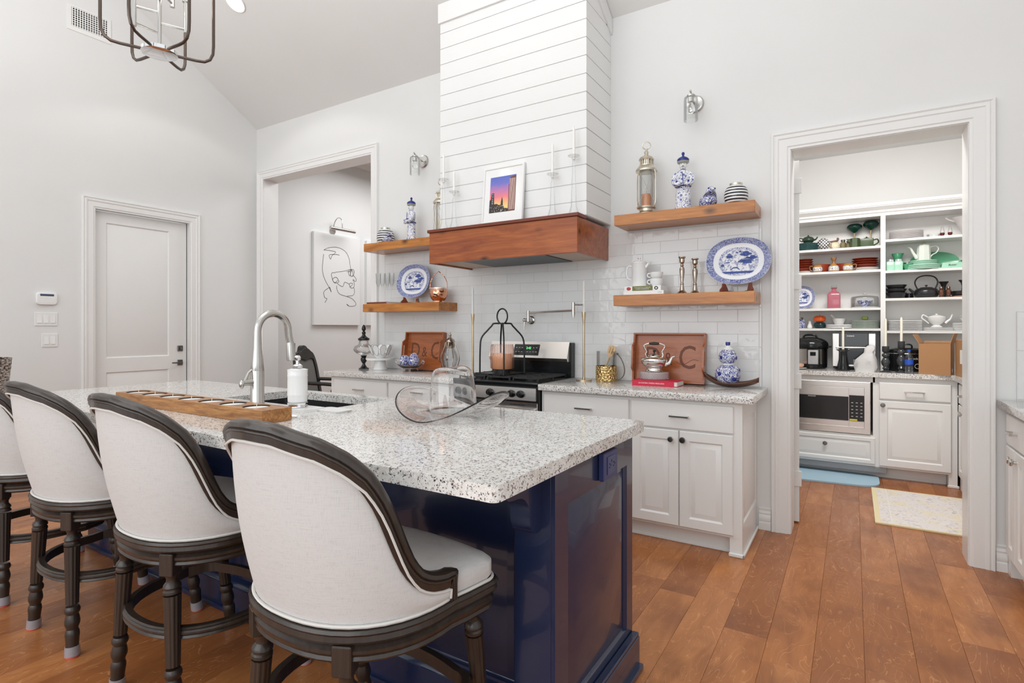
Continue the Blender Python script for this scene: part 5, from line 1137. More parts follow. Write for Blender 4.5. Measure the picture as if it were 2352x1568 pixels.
# ================================================================ DINING ROOM
XD=-6.10
def wallthing(name,label,cat,y,z): return thing(name,label,cat,(XD,y,z),PI/2)
cv=wallthing('canvas_art','large white canvas with continuous line drawing of a profile','canvas',4.801,1.346)
CW,CHH=.80,1.243; B().box(0,-.045,0,CW,-.0005,CHH,.002).done('canvas',painted('white canvas',(.80,.80,.79),.8,.2,200),cv)
def cp_(px,py):  # photo crop coords (scale 2.904, origin 580,320) -> canvas coords via the wall plane
    u,v=580+px/2.904,320+py/2.904; th=R(31.8); f=1264; a=(u-1176)/f; dx=-math.sin(th)+math.cos(th)*a; dy=math.cos(th)+math.sin(th)*a; t=(XD+.045)/dx; return (dy*t-4.801,1.30+(754-v)/f*t-1.346)
INK=plain('black ink line',(.02,.02,.02),.5); CVL=[]
for ln_ in ([(475,737),(520,742),(555,752),(530,775),(521,798),(512,770),(560,768),(580,772)],[(475,737),(500,725),(545,718),(590,728),(625,755),(645,800),(652,850),(662,885)],[(475,765),(470,800),(466,860),(472,905),(490,950),(510,985),(525,1018),(515,985)],[(515,985),(480,1010),(475,1030),(482,1055),(496,1062),(482,1088)],[(552,885),(600,880),(635,872),(655,868),(650,880),(628,882)],
  [(662,868),(655,875),(652,900),(660,915),(668,905),(668,880),(660,868),(672,868),(678,885),(672,910),(664,910)],[(672,905),(690,930),(690,945),(675,945),(670,935),(680,940)],[(640,895),(645,870),(655,875),(650,910),(640,895)],[(675,950),(678,965),(675,985),(660,992),(650,980),(645,965),(655,958),(668,962),(660,975),(648,985)],[(645,965),(615,952),(603,980),(585,975),(565,960)],[(552,890),(530,890),(528,915),(545,955),(575,950),(560,920),(540,925),(535,940),(550,955),(568,940)],[(562,975),(563,1000),(580,1030),(620,1045),(660,1060),(685,1085),(688,1105),(665,1113),(640,1110),(628,1098),(640,1108)],[(675,985),(680,1020),(668,1040),(630,1045)]):
    CVL.append(crm([(*cp_(x,y),0) for x,y in ln_],5))
b=B()
for c in CVL: b.tube([(p.x,-.0455,p.y) for p in c],.0030,5)
b.done('ink_line',INK,cv,kind='stuff')
cv2=wallthing('canvas_art','second white canvas in the dining room, partly hidden by the doorway','canvas',5.734,1.346); B().box(0,-.045,0,CW,-.0005,CHH,.002).done('canvas',MT['white canvas'],cv2)
pl=wallthing('picture_light','brushed nickel picture light above the line drawing','lamp',5.14,2.64)
B().lathe([(.05,0),(.05,.008),(0,.010)],M=Mx).done('backplate',NICK,pl); B().tube(crm([(0,-.01,0),(0,-.05,.12),(0,-.12,.17),(0,-.19,.13),(0,-.20,.02)],5),.006,8).done('arm',NICK,pl)
B().cyl((-.20,-.20,0),(.22,-.20,0),.022).done('shade_tube',NICK,pl)
# cane armchair
ac=thing('cane_armchair','black carved armchair with cane back in the dining room','chair',(-5.30,4.18,0),R(114))
BKW=plain('black painted chair wood',(.012,.011,.010),.3); CH=1.10
b=B(); 
prf=[(-.215,.46),(-.235,.80),(-.215,.95),(-.17,1.02),(-.10,1.035),(-.06,1.085),(0,1.105),(.06,1.085),(.10,1.035),(.17,1.02),(.215,.95),(.235,.80),(.215,.46)]
inn=[(-.165,.50),(-.18,.80),(-.16,.93),(-.10,.955),(-.04,.945),(0,.935),(.04,.945),(.0,.935)]
outer=crm([(x,z,0) for x,z in prf],3); ML=Matrix.Rotation(R(-8),4,'X')
lean=lambda x,y,z:Vector((x,y+(z-.46)*.20,z))
def band(pts,w,th=.022):
    b=B(); P=crm([(x,z,0) for x,z in pts],3); rg=[]
    for i,p in enumerate(P):
        T=(P[min(i+1,len(P)-1)]-P[max(i-1,0)]).normalized(); n=Vector((-T.y,T.x,0)); a=p; c=p-n*w
        rg.append([lean(a.x,-th,a.y),lean(c.x,-th,c.y),lean(c.x,th,c.y),lean(a.x,th,a.y)])
    b.loft(rg); return b
bd=[(x,z) for x,z in prf]; band(bd,.048).done('back_frame',BKW,ac,ang=40)
b=B(); b.prism([(x,z) for x,z in ((-.18,.94),(-.10,.955),(0,.93),(.10,.955),(.18,.94),(.17,1.0),(.06,1.06),(0,1.08),(-.06,1.06),(-.17,1.0))],1,.075,.105); b.done('carved_crest',BKW,ac)
B().prism([(-.014,.47),(.078,.945),(.074,.945),(-.018,.47)],0,-.188,.188,M=Matrix.Translation((0,.016,0))).done('cane_panel',plain('cane backing',(.17,.165,.155),.7),ac)
for i in range(34):
    z=.50+i*.0135; B().box(-.185,(z-.46)*.20-.003,z,.185,(z-.46)*.20+.003,z+.0075).done('cane_strip',BKW,ac)
B().box(-.25,-.50,.42,.25,.02,.48,.01).done('seat',BKW,ac)
for s in (-1,1):
    B().tube(crm([(s*.235,.04,.70),(s*.26,-.10,.695),(s*.27,-.28,.69),(s*.27,-.40,.68),(s*.27,-.44,.66)],4),.020,10).done('arm',BKW,ac)
    B().tube(crm([(s*.265,-.40,.665),(s*.25,-.36,.60),(s*.255,-.40,.52),(s*.24,-.44,.46)],4),.016,8).done('arm_support',BKW,ac)
    for y in (-.46,.0): B().tube([(s*.22,y,.43),(s*.23,y-.01*s,.2),(s*.22,y,.0)],[.024,.018,.022],10).done('leg',BKW,ac)
# wicker chair at far left edge
wc=thing('wicker_chair','woven grey wicker chair back just showing at the left edge','chair',(-4.95,1.08,0),R(-90))
b=B(); rg=[]
for i in range(13):
    a=PI*i/12; x=-.27*math.cos(a); y=.12*math.sin(a)
    rg.append([Vector((x,y,.46)),Vector((x*1.05,y*1.2+.08,.80)),Vector((x*1.10,y*1.3+.13,1.10+.02*math.sin(a))),Vector((x*1.02,y*1.0+.09,1.10+.02*math.sin(a))),Vector((x*.95,y*.8,.80)),Vector((x*.90,y*.6-.02,.46))])
b.loft(rg); b.done('woven_back',WICK,wc,ang=60); B().box(-.27,-.46,.38,.27,.06,.46,.02).done('woven_seat',WICK,wc)
for sx in (-1,1):
    for y in (-.42,.03): B().box(sx*.24-.025,y-.025,0,sx*.24+.025,y+.025,.379,.003).done('leg',WICK,wc)
# ================================================================ PANTRY CONTENTS
YP=6.125; L1,L2,L3,L4=2.0538,1.8378,1.4908,1.3008; R1,R2,R3,R4=2.1028,1.8218,1.5718,1.2798
GRN_=plain('dark green glaze',(.030,.055,.035),.15); TEAL=plain('teal glaze',(.035,.11,.11),.2); OLIVE=plain('olive green glaze',(.055,.085,.03),.25)
JADE=plain('jade green glass',(.08,.34,.18),.15); JADEL=plain('pale jade glass',(.38,.66,.50),.15); RUSTG=plain('rust red glaze',(.36,.055,.025),.2); EARTH=plain('brown earthenware',(.28,.14,.06),.3)
COAL=plain('charcoal stoneware',(.018,.018,.020),.25); GRYW=plain('grey white earthenware',(.62,.58,.54),.4); GOLDB=plain('warm gold glaze',(.45,.22,.05),.2)
def stack(name,cat,label,group,x,y,z,r,n,dz,mat,seg=32,rise=.010,square=False):
    words=['bottom one','second up','third up','fourth up','fifth up','sixth up','seventh up','eighth up']
    first=None
    for i in range(n):
        w_='top one' if i==n-1 and n>1 else words[i]
        lab='%s, %s'%(label,w_)
        if first is None:
            if square: b=B(); b.loft([rr(r*.7,r*.7,0,.02),rr(r*.98,r*.98,rise*.3,.02),rr(r,r,rise*.35,.02),rr(r,r,rise*.8,.02),rr(r*.97,r*.97,rise*.8,.02),rr(r*.68,r*.68,.003,.02)]); o=b.done(name,mat,None,(x,y,z))
            elif rise>dz*1.15: o=B().lathe([(r*.56,0),(r*.60,.0),(r*.985,rise*.93),(r,rise*.94),(r,rise),(r*.965,rise),(r*.955,rise*.93),(r*.575,.0035),(0,.0035)],seg=seg).done(name,mat,None,(x,y,z))
            else: o=B().lathe([(r*.60,0),(r*.66,.001),(r*.97,min(rise,dz)*.3),(r,min(rise,dz)*.35),(r,max(rise,dz*.8)),(r*.97,max(rise,dz*.8)),(r*.9,rise*.6),(r*.62,.0035),(0,.0035)],seg=seg).done(name,mat,None,(x,y,z))
            first=o
        else: o=first.copy(); C.objects.link(o); o.location=(x,y,z+i*dz)
        tag(o,lab,cat,group)
def teapot(loc,rz,label,mat,s=1):
    t=thing('teapot',label,'teapot',loc,rz)
    B().lathe([(.032*s,0),(.036*s,.003),(.055*s,.025*s),(.056*s,.042*s),(.040*s,.062*s),(.026*s,.066*s),(0,.067*s)],seg=28,smooth=2).done('body',mat,t,ang=60)
    B().tube(crm([(.050*s,0,.030*s),(.070*s,0,.040*s),(.085*s,0,.062*s)],4),[.010*s,.0095*s,.009*s,.0085*s,.008*s,.007*s,.006*s,.005*s,.005*s],8).done('spout',mat,t)
    B().tube(crm([(-.048*s,0,.050*s),(-.075*s,0,.058*s),(-.082*s,0,.038*s),(-.052*s,0,.020*s)],4),.005*s,8).done('handle',mat,t)
    B().lathe([(.024*s,.066*s),(.012*s,.074*s),(.004*s,.076*s),(.008*s,.084*s),(0,.088*s)],seg=20).done('lid',mat,t)
# --- left column, top shelf
stack('plate','plate','teal plate at the left end of the top shelf','teal plates on the top pantry shelf',-.385,YP,L1,.095,6,.013,TEAL)
teapot((-.375,YP,L1+.0795),0,'dark green small teapot on top of the teal plate stack',GRN_,.95)
o=thing('patterned_ball','black and white lattice ceramic ball on the top pantry shelf','ball',(-.246,YP,L1)); B().lathe([(.022,0),(.024,.004),(.018,.010)],seg=20).done('gold_foot',GOLDB,o)
sp_=B().sphere((0,0,.062),.055,28).done('ball',WHITEC,o,ang=180)
for s in (-1,1):
    b=B()
    for k in range(-2,3):
        M=Matrix.Translation((0,0,.062))@Matrix.Rotation(s*R(48),4,'Y'); c_=k*.020; rr0=math.sqrt(.0555**2-c_**2)
        b.tube([M@Vector((rr0*math.cos(a),rr0*math.sin(a),c_)) for a in [2*PI*i/28 for i in range(28)]],.0030,5,closed=True)
    b.done('lattice_lines',STRIPE_K,o,kind='stuff')
o=thing('painted_jar','cream painted jar with a bird-shaped lid on the top pantry shelf','jar',(-.150,YP,L1)); FL=blueware('cream ware with painted flowers',40,.62,(.78,.72,.52),(.35,.10,.03))
B().lathe([(.025,0),(.040,.015),(.046,.040),(.036,.064),(.022,.072),(0,.073)],seg=26,smooth=2).done('body',FL,o,ang=60); B().tube(crm([(-.045,0,.082),(-.01,0,.078),(.018,0,.085),(.026,0,.105),(.016,0,.110)],3),[.003,.007,.010,.012,.013,.012,.011,.010,.010,.010,.009,.007,.004],8).done('bird_lid',plain('brown pink bird glaze',(.20,.10,.08),.3),o)
for i,(x,h,nm) in enumerate(((-.082,.090,'taller'),(-.036,.078,'shorter'))):
    o=thing('spice_jar','%s small glass spice jar with dark lid on the top pantry shelf'%nm,'jar',(x,YP,L1),0,None); B().lathe([(.022,0),(.024,.004),(.024,h*.68),(.016,h*.76),(.016,h*.80)],seg=20).done('glass',plain('herb filled glass',(.22,.19,.10),.1) if i==0 else MT['herb filled glass'],o); B().lathe([(.019,h*.80),(.019,h),(0,h)],seg=20).done('lid',BRONZE,o)
o=thing('creamer','small dark olive hexagonal creamer on the top pantry shelf','pitcher',(.012,YP-.060,L1)); B().lathe([(.032,0),(.040,.004),(.040,.082),(.043,.086),(.037,.086),(.035,.01),(0,.01)],seg=6).done('body',OLIVE,o,ang=10); B().prism([(-.035,.050),(-.070,.086),(-.036,.086)],1,-.008,.008).done('spout',OLIVE,o)
o=thing('teapot','olive green boxy teapot at the right of the top pantry shelf','teapot',(.106,YP+.01,L1)); B().box(-.055,-.045,0,.055,.045,.085,.006,2).done('body',OLIVE,o); B().lathe([(.03,.085),(.02,.094),(.006,.098),(.008,.104),(0,.107)],seg=16).done('lid',OLIVE,o); B().tube(crm([(.054,0,.070),(.085,0,.075),(.092,0,.045),(.055,0,.02)],4),.006,8).done('handle',OLIVE,o)
EM=plain('dark emerald lacquer',(.004,.045,.032),.12)
for x,z,nm in ((.010,.160,'left'),(.142,.176,'right')):
    o=thing('balloon_ornament','dark green oval ornament on a gold stem, %s of the pair'%nm,'ornament',(x,YP+.075,L1)); B().lathe([(.003,0),(.006,.004),(.006,z-.02),(.011,z+.0)],seg=12).done('stem',GOLD,o); B().lathe([(.01,z-.004),(.04,z+.018),(.063,z+.045),(.060,z+.066),(.040,z+.082),(0,z+.086)],seg=28,smooth=2).done('top',EM,o,ang=60)
    B().lathe([(.020,0),(.020,.003),(0,.004)],seg=16).done('base',GOLD,o)
# --- left column, second shelf
stack('plate','plate','grey and rust plate at the left end of the red crockery shelf','rust plates at left',-.405,YP,L2,.075,2,.010,GRYW)
stack('bowl','bowl','rust red bowl at the left end of the red crockery shelf','rust bowls at left',-.405,YP,L2+.0225,.075,5,.022,RUSTG,rise=.028)
def mug(loc,s_,label):
    o=thing('painted_mug',label,'mug',loc); B().lathe([(.030,0),(.038,.010),(.042,.035),(.036,.066),(.040,.072),(.036,.072),(.030,.06),(.0,.01)],seg=26).done('body',GOLDB,o,ang=60); B().lathe([(.0385,.012),(.0425,.034),(.0395,.050)],seg=26,cap=False).done('painted_band',MT.get('white leaf relief') or blueware('white leaf relief',90,.56,(.80,.78,.74),(.25,.20,.18)),o,ang=60)
    B().tube(crm([(s_*.038,0,.060),(s_*.066,0,.060),(s_*.060,0,.025),(s_*.036,0,.012)],4),.005,8).done('handle',EARTH,o)
def sbowl(x,label,r=.078,h=.085): tag(B().lathe([(r*.6,0),(r*.9,.03),(r,h),(r*.95,h),(r*.85,.03),(0,.01)],seg=28).done('bowl',RUSTG,None,(x,YP+.065,L2)),label,'bowl')
sbowl(-.266,'rust red bowl behind the left painted mug'); sbowl(-.080,'rust red bowl behind the right painted mug',.062)
mug((-.292,YP-.062,L2),-1,'gold and white painted mug, handle to the left, red crockery shelf'); mug((-.042,YP-.062,L2),1,'gold and white painted mug, handle to the right, red crockery shelf')
o=thing('painted_jug','gold painted jug with brown stopper between the painted mugs','jug',(-.158,YP-.045,L2)); B().lathe([(.034,0),(.044,.012),(.046,.035),(.036,.062),(.022,.072),(.018,.082)],seg=26).done('body',GOLDB,o,ang=60); B().lathe([(.0445,.012),(.0465,.035),(.040,.055)],seg=26,cap=False).done('painted_band',MT['white leaf relief'],o,ang=60); B().lathe([(.015,.082),(.012,.10),(.024,.125),(.024,.140),(0,.142)],seg=20).done('stopper',EARTH,o)
stack('plate','plate','grey and rust plate under the red bowls at the right','rust plates at right',.094,YP+.03,L2,.110,3,.010,GRYW); stack('bowl','bowl','wide rust red bowl at the right of the red crockery shelf','rust bowls at right',.094,YP+.03,L2+.033,.108,4,.020,RUSTG,rise=.026)
# --- left column, third shelf
o=platter((-.435,YP+.03,L3+.115),'oval blue willow platter standing in the pantry, cut by the doorway'); o.scale=(.60,.60,.74); del o['group']
o=thing('glass_bottle','square pink glass bottle with flared neck in the pantry','bottle',(-.157,YP,L3)); b=B(); b.loft([rr(.052,.045,0,.01),rr(.054,.047,.006,.01),rr(.054,.047,.135,.01),rr(.040,.036,.155,.012),rr(.020,.020,.168,.01),rr(.018,.018,.185,.01),rr(.028,.028,.200,.01)]); b.done('bottle',plain('cranberry glass',(.45,.13,.17),.12),o)
B().lathe([(.012,.2),(.012,.204),(.022,.208),(.022,.222),(0,.224)],seg=8).done('stopper',THIN,o)
o=thing('cake_dome','clear glass dome over a white plate in the pantry','dome',(.092,YP,L3)); B().lathe([(.10,0),(.115,.004),(.115,.008),(0,.008)],seg=36).done('plate',WHITEC,o); B().lathe([(.112,.0085),(.114,.09),(.105,.108),(.05,.116),(.006,.117),(.006,.112),(.05,.112),(.102,.104),(.110,.09),(.109,.0085)],seg=36,cap=False).done('glass_dome',THIN,o,ang=60); B().lathe([(.006,.117),(.006,.124),(.016,.132),(.014,.145),(0,.150)],seg=16).done('knob',GLASS,o)
tag(B().lathe([(.028,0),(.030,.006),(.060,.048),(.064,.060),(.060,.060),(.05,.04),(0,.01)],seg=30).done('bowl',BW,None,(.092,YP,L3+.0085)),'blue and white footed bowl under the glass dome','bowl')
# --- left column, fourth shelf
o=thing('patterned_shaker','blue and white rectangular shaker at the left end of the pantry shelf','shaker',(-.430,YP,L4)); B().box(-.026,-.02,0,.026,.02,.09,.005,2).done('body',BW,o); B().sphere((0,0,.098),.013,10).done('cap',BRONZE,o)
tag(B().lathe([(.020,0),(.024,.006),(.020,.03),(.012,.05),(.014,.062),(.008,.074),(0,.076)],seg=20).done('salt_shaker',WHITEC,None,(-.362,YP,L4)),'small white pear-shaped salt shaker in the pantry','shaker')
o=thing('pumpkin_jar','orange pumpkin jar stacked on a dark green one in the pantry','jar',(-.279,YP,L4)); nf=48
for nm,z0,m_ in (('lower_pumpkin',.0,plain('dark blue green glaze',(.008,.030,.035),.12)),('upper_pumpkin',.062,plain('orange pumpkin glaze',(.80,.12,.015),.15))):
    b=B(); b.loft([[Vector((r*(1-.07*abs(math.sin(5*2*PI*i/nf/2*1.0)))*math.cos(2*PI*i/nf),r*(1-.07*abs(math.sin(5*2*PI*i/nf/2)))*math.sin(2*PI*i/nf),z0+z)) for i in range(nf)] for r,z in ((.03,0),(.050,.010),(.057,.030),(.048,.052),(.03,.060),(.005,.058))]); b.done(nm,m_,o,ang=60)
B().cyl((0,0,.118),(.004,0,.132),.006,.004).done('stem',MT['orange pumpkin glaze'],o)
stack('plate','plate','large white plate under the white mortar','white plates under the mortar',-.115,YP,L4,.112,2,.018,WHITEC,rise=.018)
o=thing('mortar','white mortar bowl on two white plates in the pantry','bowl',(-.115,YP,L4+.0385)); B().lathe([(.035,0),(.040,.006),(.058,.055),(.054,.055),(.035,.010),(0,.010)],seg=30).done('bowl',WHITEC,o)
tag(B().tube([(0,0,0),(-.055,0,.055),(-.072,0,.075)],[.010,.008,.010],10).done('pestle',WHITEC,None,(-.115+.005,YP,L4+.054)),'white pestle leaning in the white mortar','pestle')
stack('plate','plate','green rimmed plate below the small green gourd','green rimmed plates',.093,YP,L4,.112,7,.0105,plain('pale green rimmed glaze',(.36,.42,.36),.2))
b=B(); b.loft([[Vector((r*(1-.1*abs(math.sin(4*2*PI*i/32)))*math.cos(2*PI*i/32),r*(1-.1*abs(math.sin(4*2*PI*i/32)))*math.sin(2*PI*i/32),z)) for i in range(32)] for r,z in ((.012,0),(.026,.010),(.028,.022),(.018,.036),(.003,.036))]); tag(b.done('green_gourd',plain('lime green glaze',(.42,.50,.14),.3),None,(.093,YP,L4+.078)),'small lime green ribbed gourd on top of the rimmed plates','ornament')
# --- right column, top shelf
stack('glass_plate','plate','clear patterned glass plate on the top right pantry shelf','clear glass plates',.408,YP,R1,.128,7,.011,MT['pressed glass'],rise=.012)
tag(B().lathe([(.04,0),(.050,.006),(.052,.032),(.047,.032),(.044,.008),(0,.006)],seg=28).done('glass_dish',THIN,None,(.606,YP,R1)),'small clear glass dish right of the glass plates','dish')
for i,x in enumerate((.668,.722)):
    o=thing('glass_shaker','small clear glass and red shaker, %s of the pair'%('left','right')[i],'shaker',(x,YP,R1)); B().lathe([(.015,0),(.020,.003),(.008,.012),(.017,.025),(.017,.040)],seg=16).done('red_base',plain('dark red glass',(.12,.01,.01),.1) if i==0 else MT['dark red glass'],o); B().lathe([(.017,.040),(.015,.065),(.008,.080),(.010,.092),(0,.098)],seg=16).done('top',THIN,o)
o=thing('leaf_glass_bowl','flared clear glass vase at the right of the top pantry shelf','vase',(.842,YP,R1)); b=B(); b.lathe([(.03,0),(.035,.006),(.05,.05),(.09,.13),(.115,.16),(.11,.162),(.086,.134),(.046,.052),(0,.012)],seg=24); b.done('bowl',MT['pressed glass'],o)
B().tube(crm([(-.09,0,.13),(-.13,0,.15),(-.15,0,.17)],3),.006,6).done('handle',MT['pressed glass'],o)
# --- right column, second shelf (jade)
for i,x in enumerate((.288,.349)):
    o=thing('jade_shaker','pale jade square shaker with chrome lid, %s of the pair'%('left','right')[i],'shaker',(x,YP-.04,R2)); B().loft([rr(.032,.032,0,.008),rr(.033,.033,.075,.008),rr(.026,.026,.088,.01)]).done('body',JADEL,o); B().lathe([(.027,.0885),(.027,.104),(.020,.108),(0,.109)],seg=20).done('lid',CHROME,o)
stack('jade_bowl','bowl','jade green bowl behind the jade shakers','jade bowls on the pantry shelf',.355,YP+.065,R2,.060,2,.034,JADE,rise=.045)
tag(B().lathe([(.022,0),(.026,.006),(.033,.05),(.048,.085),(.044,.085),(.03,.05),(0,.012)],seg=26).done('jade_goblet',JADE,None,(.348,YP+.065,R2+.0815)),'jade green flared cup on top of the jade bowls','cup')
tag(B().lathe([(.028,0),(.034,.006),(.046,.055),(.043,.055),(.03,.01),(0,.01)],seg=26).done('jade_cup',JADE,None,(.425,YP-.05,R2)),'small jade green cup right of the jade shakers','cup')
stack('jade_plate','plate','jade green plate under the tall white coffee pot','jade plates under the coffee pot',.528,YP-.01,R2,.135,3,.014,JADEL,rise=.014); stack('jade_saucer','saucer','smaller jade green saucer under the tall white coffee pot','jade saucers under the coffee pot',.528,YP-.01,R2+.043,.105,3,.013,JADEL,rise=.013)
o=thing('coffee_pot','tall white pearly coffee pot on the jade plates','coffee pot',(.535,YP-.01,R2+.0845)); PEARL=plain('pearl white ceramic',(.74,.78,.72),.15)
B().lathe([(.050,0),(.054,.003),(.048,.135),(.042,.140),(0,.143)],seg=8).done('body',PEARL,o,ang=20); B().tube(crm([(-.048,0,.02),(-.075,0,.07),(-.095,0,.115),(-.118,0,.125)],4),[.016,.015,.014,.013,.012,.011,.010,.009,.008,.008,.007,.006,.005],8).done('spout',PEARL,o); B().tube(crm([(.046,0,.115),(.085,0,.125),(.105,0,.10),(.090,0,.065),(.065,0,.05),(.050,0,.03)],4),.0045,8).done('handle',PEARL,o); B().tube([(.012*math.cos(a),0,.152+.010*math.sin(a)) for a in [2*PI*i/12 for i in range(12)]],.003,6,closed=True).done('lid_ring',GOLD,o)
o=thing('jade_platter','large oval jade green platter standing behind the coffee pot','platter',(.620,YP+.125,R2+.086),0,None,(-R(8),0,0)); B().lathe([(.02,.0),(.12,.004),(.175,.014),(.178,.018),(.12,.009),(0,.006)],seg=40,sy=.46,M=Mx).done('dish',JADE,o)
o=thing('butter_dish','pale jade covered butter dish','dish',(.728,YP-.045,R2)); B().box(-.098,-.045,0,.098,.045,.008,.003).done('tray',JADEL,o); b=B(); b.loft([rr(.075,.035,.0085,.006),rr(.068,.030,.05,.006)]); b.done('cover',JADEL,o); txt('Butter',.022,DKP,o,(0,-.0345,.028),(R(84),0,0),shear=.3)
tag(B().lathe([(.030,0),(.036,.006),(.048,.072),(.045,.072),(.034,.01),(0,.01)],seg=28).done('jade_tumbler',JADE,None,(.840,YP,R2)),'jade green tumbler at the right end beside the butter dish','cup')
o=thing('jade_cup','jade green cup hanging on a hook under the top right shelf','cup',(.868,YP-.02,1.965)); B().lathe([(.028,0),(.032,.006),(.042,.055),(.039,.055),(.03,.01),(0,.01)],seg=24).done('bowl',JADE,o); B().lathe([(.055,-.012),(.060,-.004),(.03,-.001),(0,-.001)],seg=24).done('saucer',JADEL,o); B().cyl((0,0,.055),(0,0,.114),.002).done('hook',CHROME,o)
# --- right column, third shelf (black)
stack('black_bowl','bowl','glossy charcoal bowl at the left of the black crockery shelf','charcoal bowls',.335,YP,R3,.081,3,.036,COAL,rise=.052)
tag(B().lathe([(.026,0),(.034,.008),(.034,.05),(.031,.05),(.03,.01),(0,.01)],seg=22).done('black_cup',COAL,None,(.438,YP+.103,R3)),'small black cup between the charcoal bowls and the kettle','cup')
o=thing('black_kettle','black cast iron style kettle with tall loop handle','kettle',(.554,YP,R3)); B().lathe([(.070,0),(.080,.01),(.090,.035),(.088,.062),(.072,.082),(.045,.090),(.045,.094),(0,.098)],seg=32,smooth=2).done('body',COAL,o,ang=60); B().tube(crm([(-.078,0,.045),(-.10,0,.06),(-.125,0,.088)],4),[.016,.015,.014,.013,.012,.011,.010,.009,.008],8).done('spout',COAL,o); B().tube(crm([(-.065,0,.085),(-.082,0,.14),(-.058,0,.185),(0,0,.200),(.058,0,.185),(.082,0,.14),(.065,0,.085)],4),.0058,8).done('handle',COAL,o); B().lathe([(.004,.097),(.004,.103),(.011,.108),(.010,.116),(0,.118)],seg=14).done('lid_knob',COAL,o)
BRN=plain('brown copper shaker metal',(.22,.11,.08),.25,.8)
for i,x in enumerate((.654,.704)): tag(B().lathe([(.019,0),(.020,.004),(.012,.014),(.020,.030),(.020,.060),(.010,.070),(.014,.080),(.010,.092),(0,.096)],seg=20).done('copper_shaker',BRN,None,(x,YP-.06,R3)),'brown copper shaker beside the kettle, %s of the pair'%('left','right')[i],'shaker')
def spool(x,y,z,label,h=.125): tag(B().lathe([(.040,0),(.042,.006),(.018,.018),(.014,h*.55),(.020,h*.8),(.036,h-.004),(.036,h),(0,h)],seg=26).done('black_candlestick',IRON,None,(x,y,z)),label,'candlestick')
spool(.684,YP+.062,R3,'black flared candlestick behind the copper shakers',.145)
tag(B().lathe([(.10,0),(.115,.004),(.118,.010),(0,.010)],seg=36).done('copper_tray',COP,None,(.835,YP,R3)),'round copper tray under the black dishes','tray')
tag(B().lathe([(.095,0),(.105,.01),(.108,.042),(.102,.042),(.10,.012),(0,.010)],seg=36).done('black_dish',COAL,None,(.835,YP,R3+.0105)),'flat black dish on the copper tray','dish'); spool(.815,YP,R3+.0240,'black flared candlestick standing in the flat black dish',.125)
# --- right column, fourth shelf (white)
stack('square_plate','plate','white square-edged plate at the left of the white crockery shelf','white square plates',.395,YP,R4,.122,7,.0135,WHITEC,rise=.013,square=True)
stack('plate','plate','white oval platter under the white tureen','white platters under the tureen',.628,YP,R4,.118,2,.014,WHITEC)
o=thing('white_tureen','white gravy tureen with curled handles and footed base','tureen',(.628,YP,R4+.0285)); B().lathe([(.040,0),(.045,.006),(.025,.022),(.045,.040),(.062,.065),(.066,.092),(.058,.098),(.030,.108),(.008,.112),(.010,.122),(0,.126)],seg=30,smooth=1).done('bowl',WHITEC,o,ang=60)
for s in (-1,1): B().tube(crm([(s*.058,0,.040),(s*.075,0,.055),(s*.095,0,.075),(s*.110,0,.115)] if s>0 else [(-.060,0,.088),(-.095,0,.112),(-.105,0,.085),(-.075,0,.055),(-.055,0,.035)],4),.0055 if s<0 else [.014,.013,.012,.011,.010,.009,.008,.008,.007,.006,.006,.005,.005],8).done('handle' if s<0 else 'spout',WHITEC,o)
stack('plate','plate','white plate at the right end of the white crockery shelf','white round plates at right',.848,YP,R4,.110,5,.014,WHITEC); stack('bowl','bowl','white bowl on the right-hand white plates','white bowls at right',.848,YP,R4+.0715,.062,2,.018,WHITEC,rise=.04)
# --- pantry counter
ip=thing('pressure_cooker','black and steel electric pressure cooker on the pantry counter','cooker',(-.350,6.02,ZC_),R(-4))
B().lathe([(.120,0),(.140,.01),(.142,.045)],seg=40).done('base',BLACK,ip); B().lathe([(.142,.045),(.143,.185)],seg=40,cap=False).done('steel_wall',STEEL,ip); B().lathe([(.143,.185),(.150,.19),(.152,.215),(.146,.245),(.115,.275),(.06,.293),(0,.297)],seg=40,smooth=2).done('lid',BLACK,ip,ang=50)
B().tube(crm([(-.06,-.02,.285),(-.04,-.02,.315),(.04,-.02,.315),(.06,-.02,.285)],4),.009,8).done('lid_handle',BLACK,ip); B().box(.142,-.03,.20,.175,.03,.215,.004).done('side_handle',BLACK,ip)
fp=B().box(-.012,-.158,.035,.095,-.120,.190,.012,2).done('control_surround',BLACK,ip); B().box(-.002,-.162,.045,.085,-.150,.180,.010,2).done('control_panel',plain('silver grey plastic',(.45,.45,.46),.3),ip); B().box(.018,-.1635,.125,.065,-.1615,.160,.002).done('display',BLACK,ip)
b=B()
for i in range(5):
    for j in range(3): b.box(.008+j*.028,-.1632,.055+i*.013,.020+j*.028,-.1621,.060+i*.013)
b.done('keys',GREYP,ip,kind='stuff')
lf=thing('small_bowl_stack','small peach rimmed dish at the left end of the pantry counter','dish',(-.452,5.80,ZC_)); B().lathe([(.05,0),(.085,.010),(.085,.013),(0,.008)],seg=28).done('plate',WHITEC,lf); B().lathe([(.04,.012),(.062,.03),(.062,.05),(0,.03)],seg=28).done('bowl',plain('peach glaze',(.70,.42,.30),.3),lf)
af=thing('air_fryer_oven','black and steel toaster air fryer oven on the pantry counter','oven',(.004,6.04,ZC_),R(0))
AW=.165; B().box(-AW,-.13,.015,AW,.17,.345,.012,2).done('body',BLACK,af); 
for s in (-1,1): B().box(s*AW-(.052 if s>0 else .003),-.141,.03,s*AW+(.003 if s>0 else .052),-.1305,.335,.004).done('side_trim',STEEL,af)
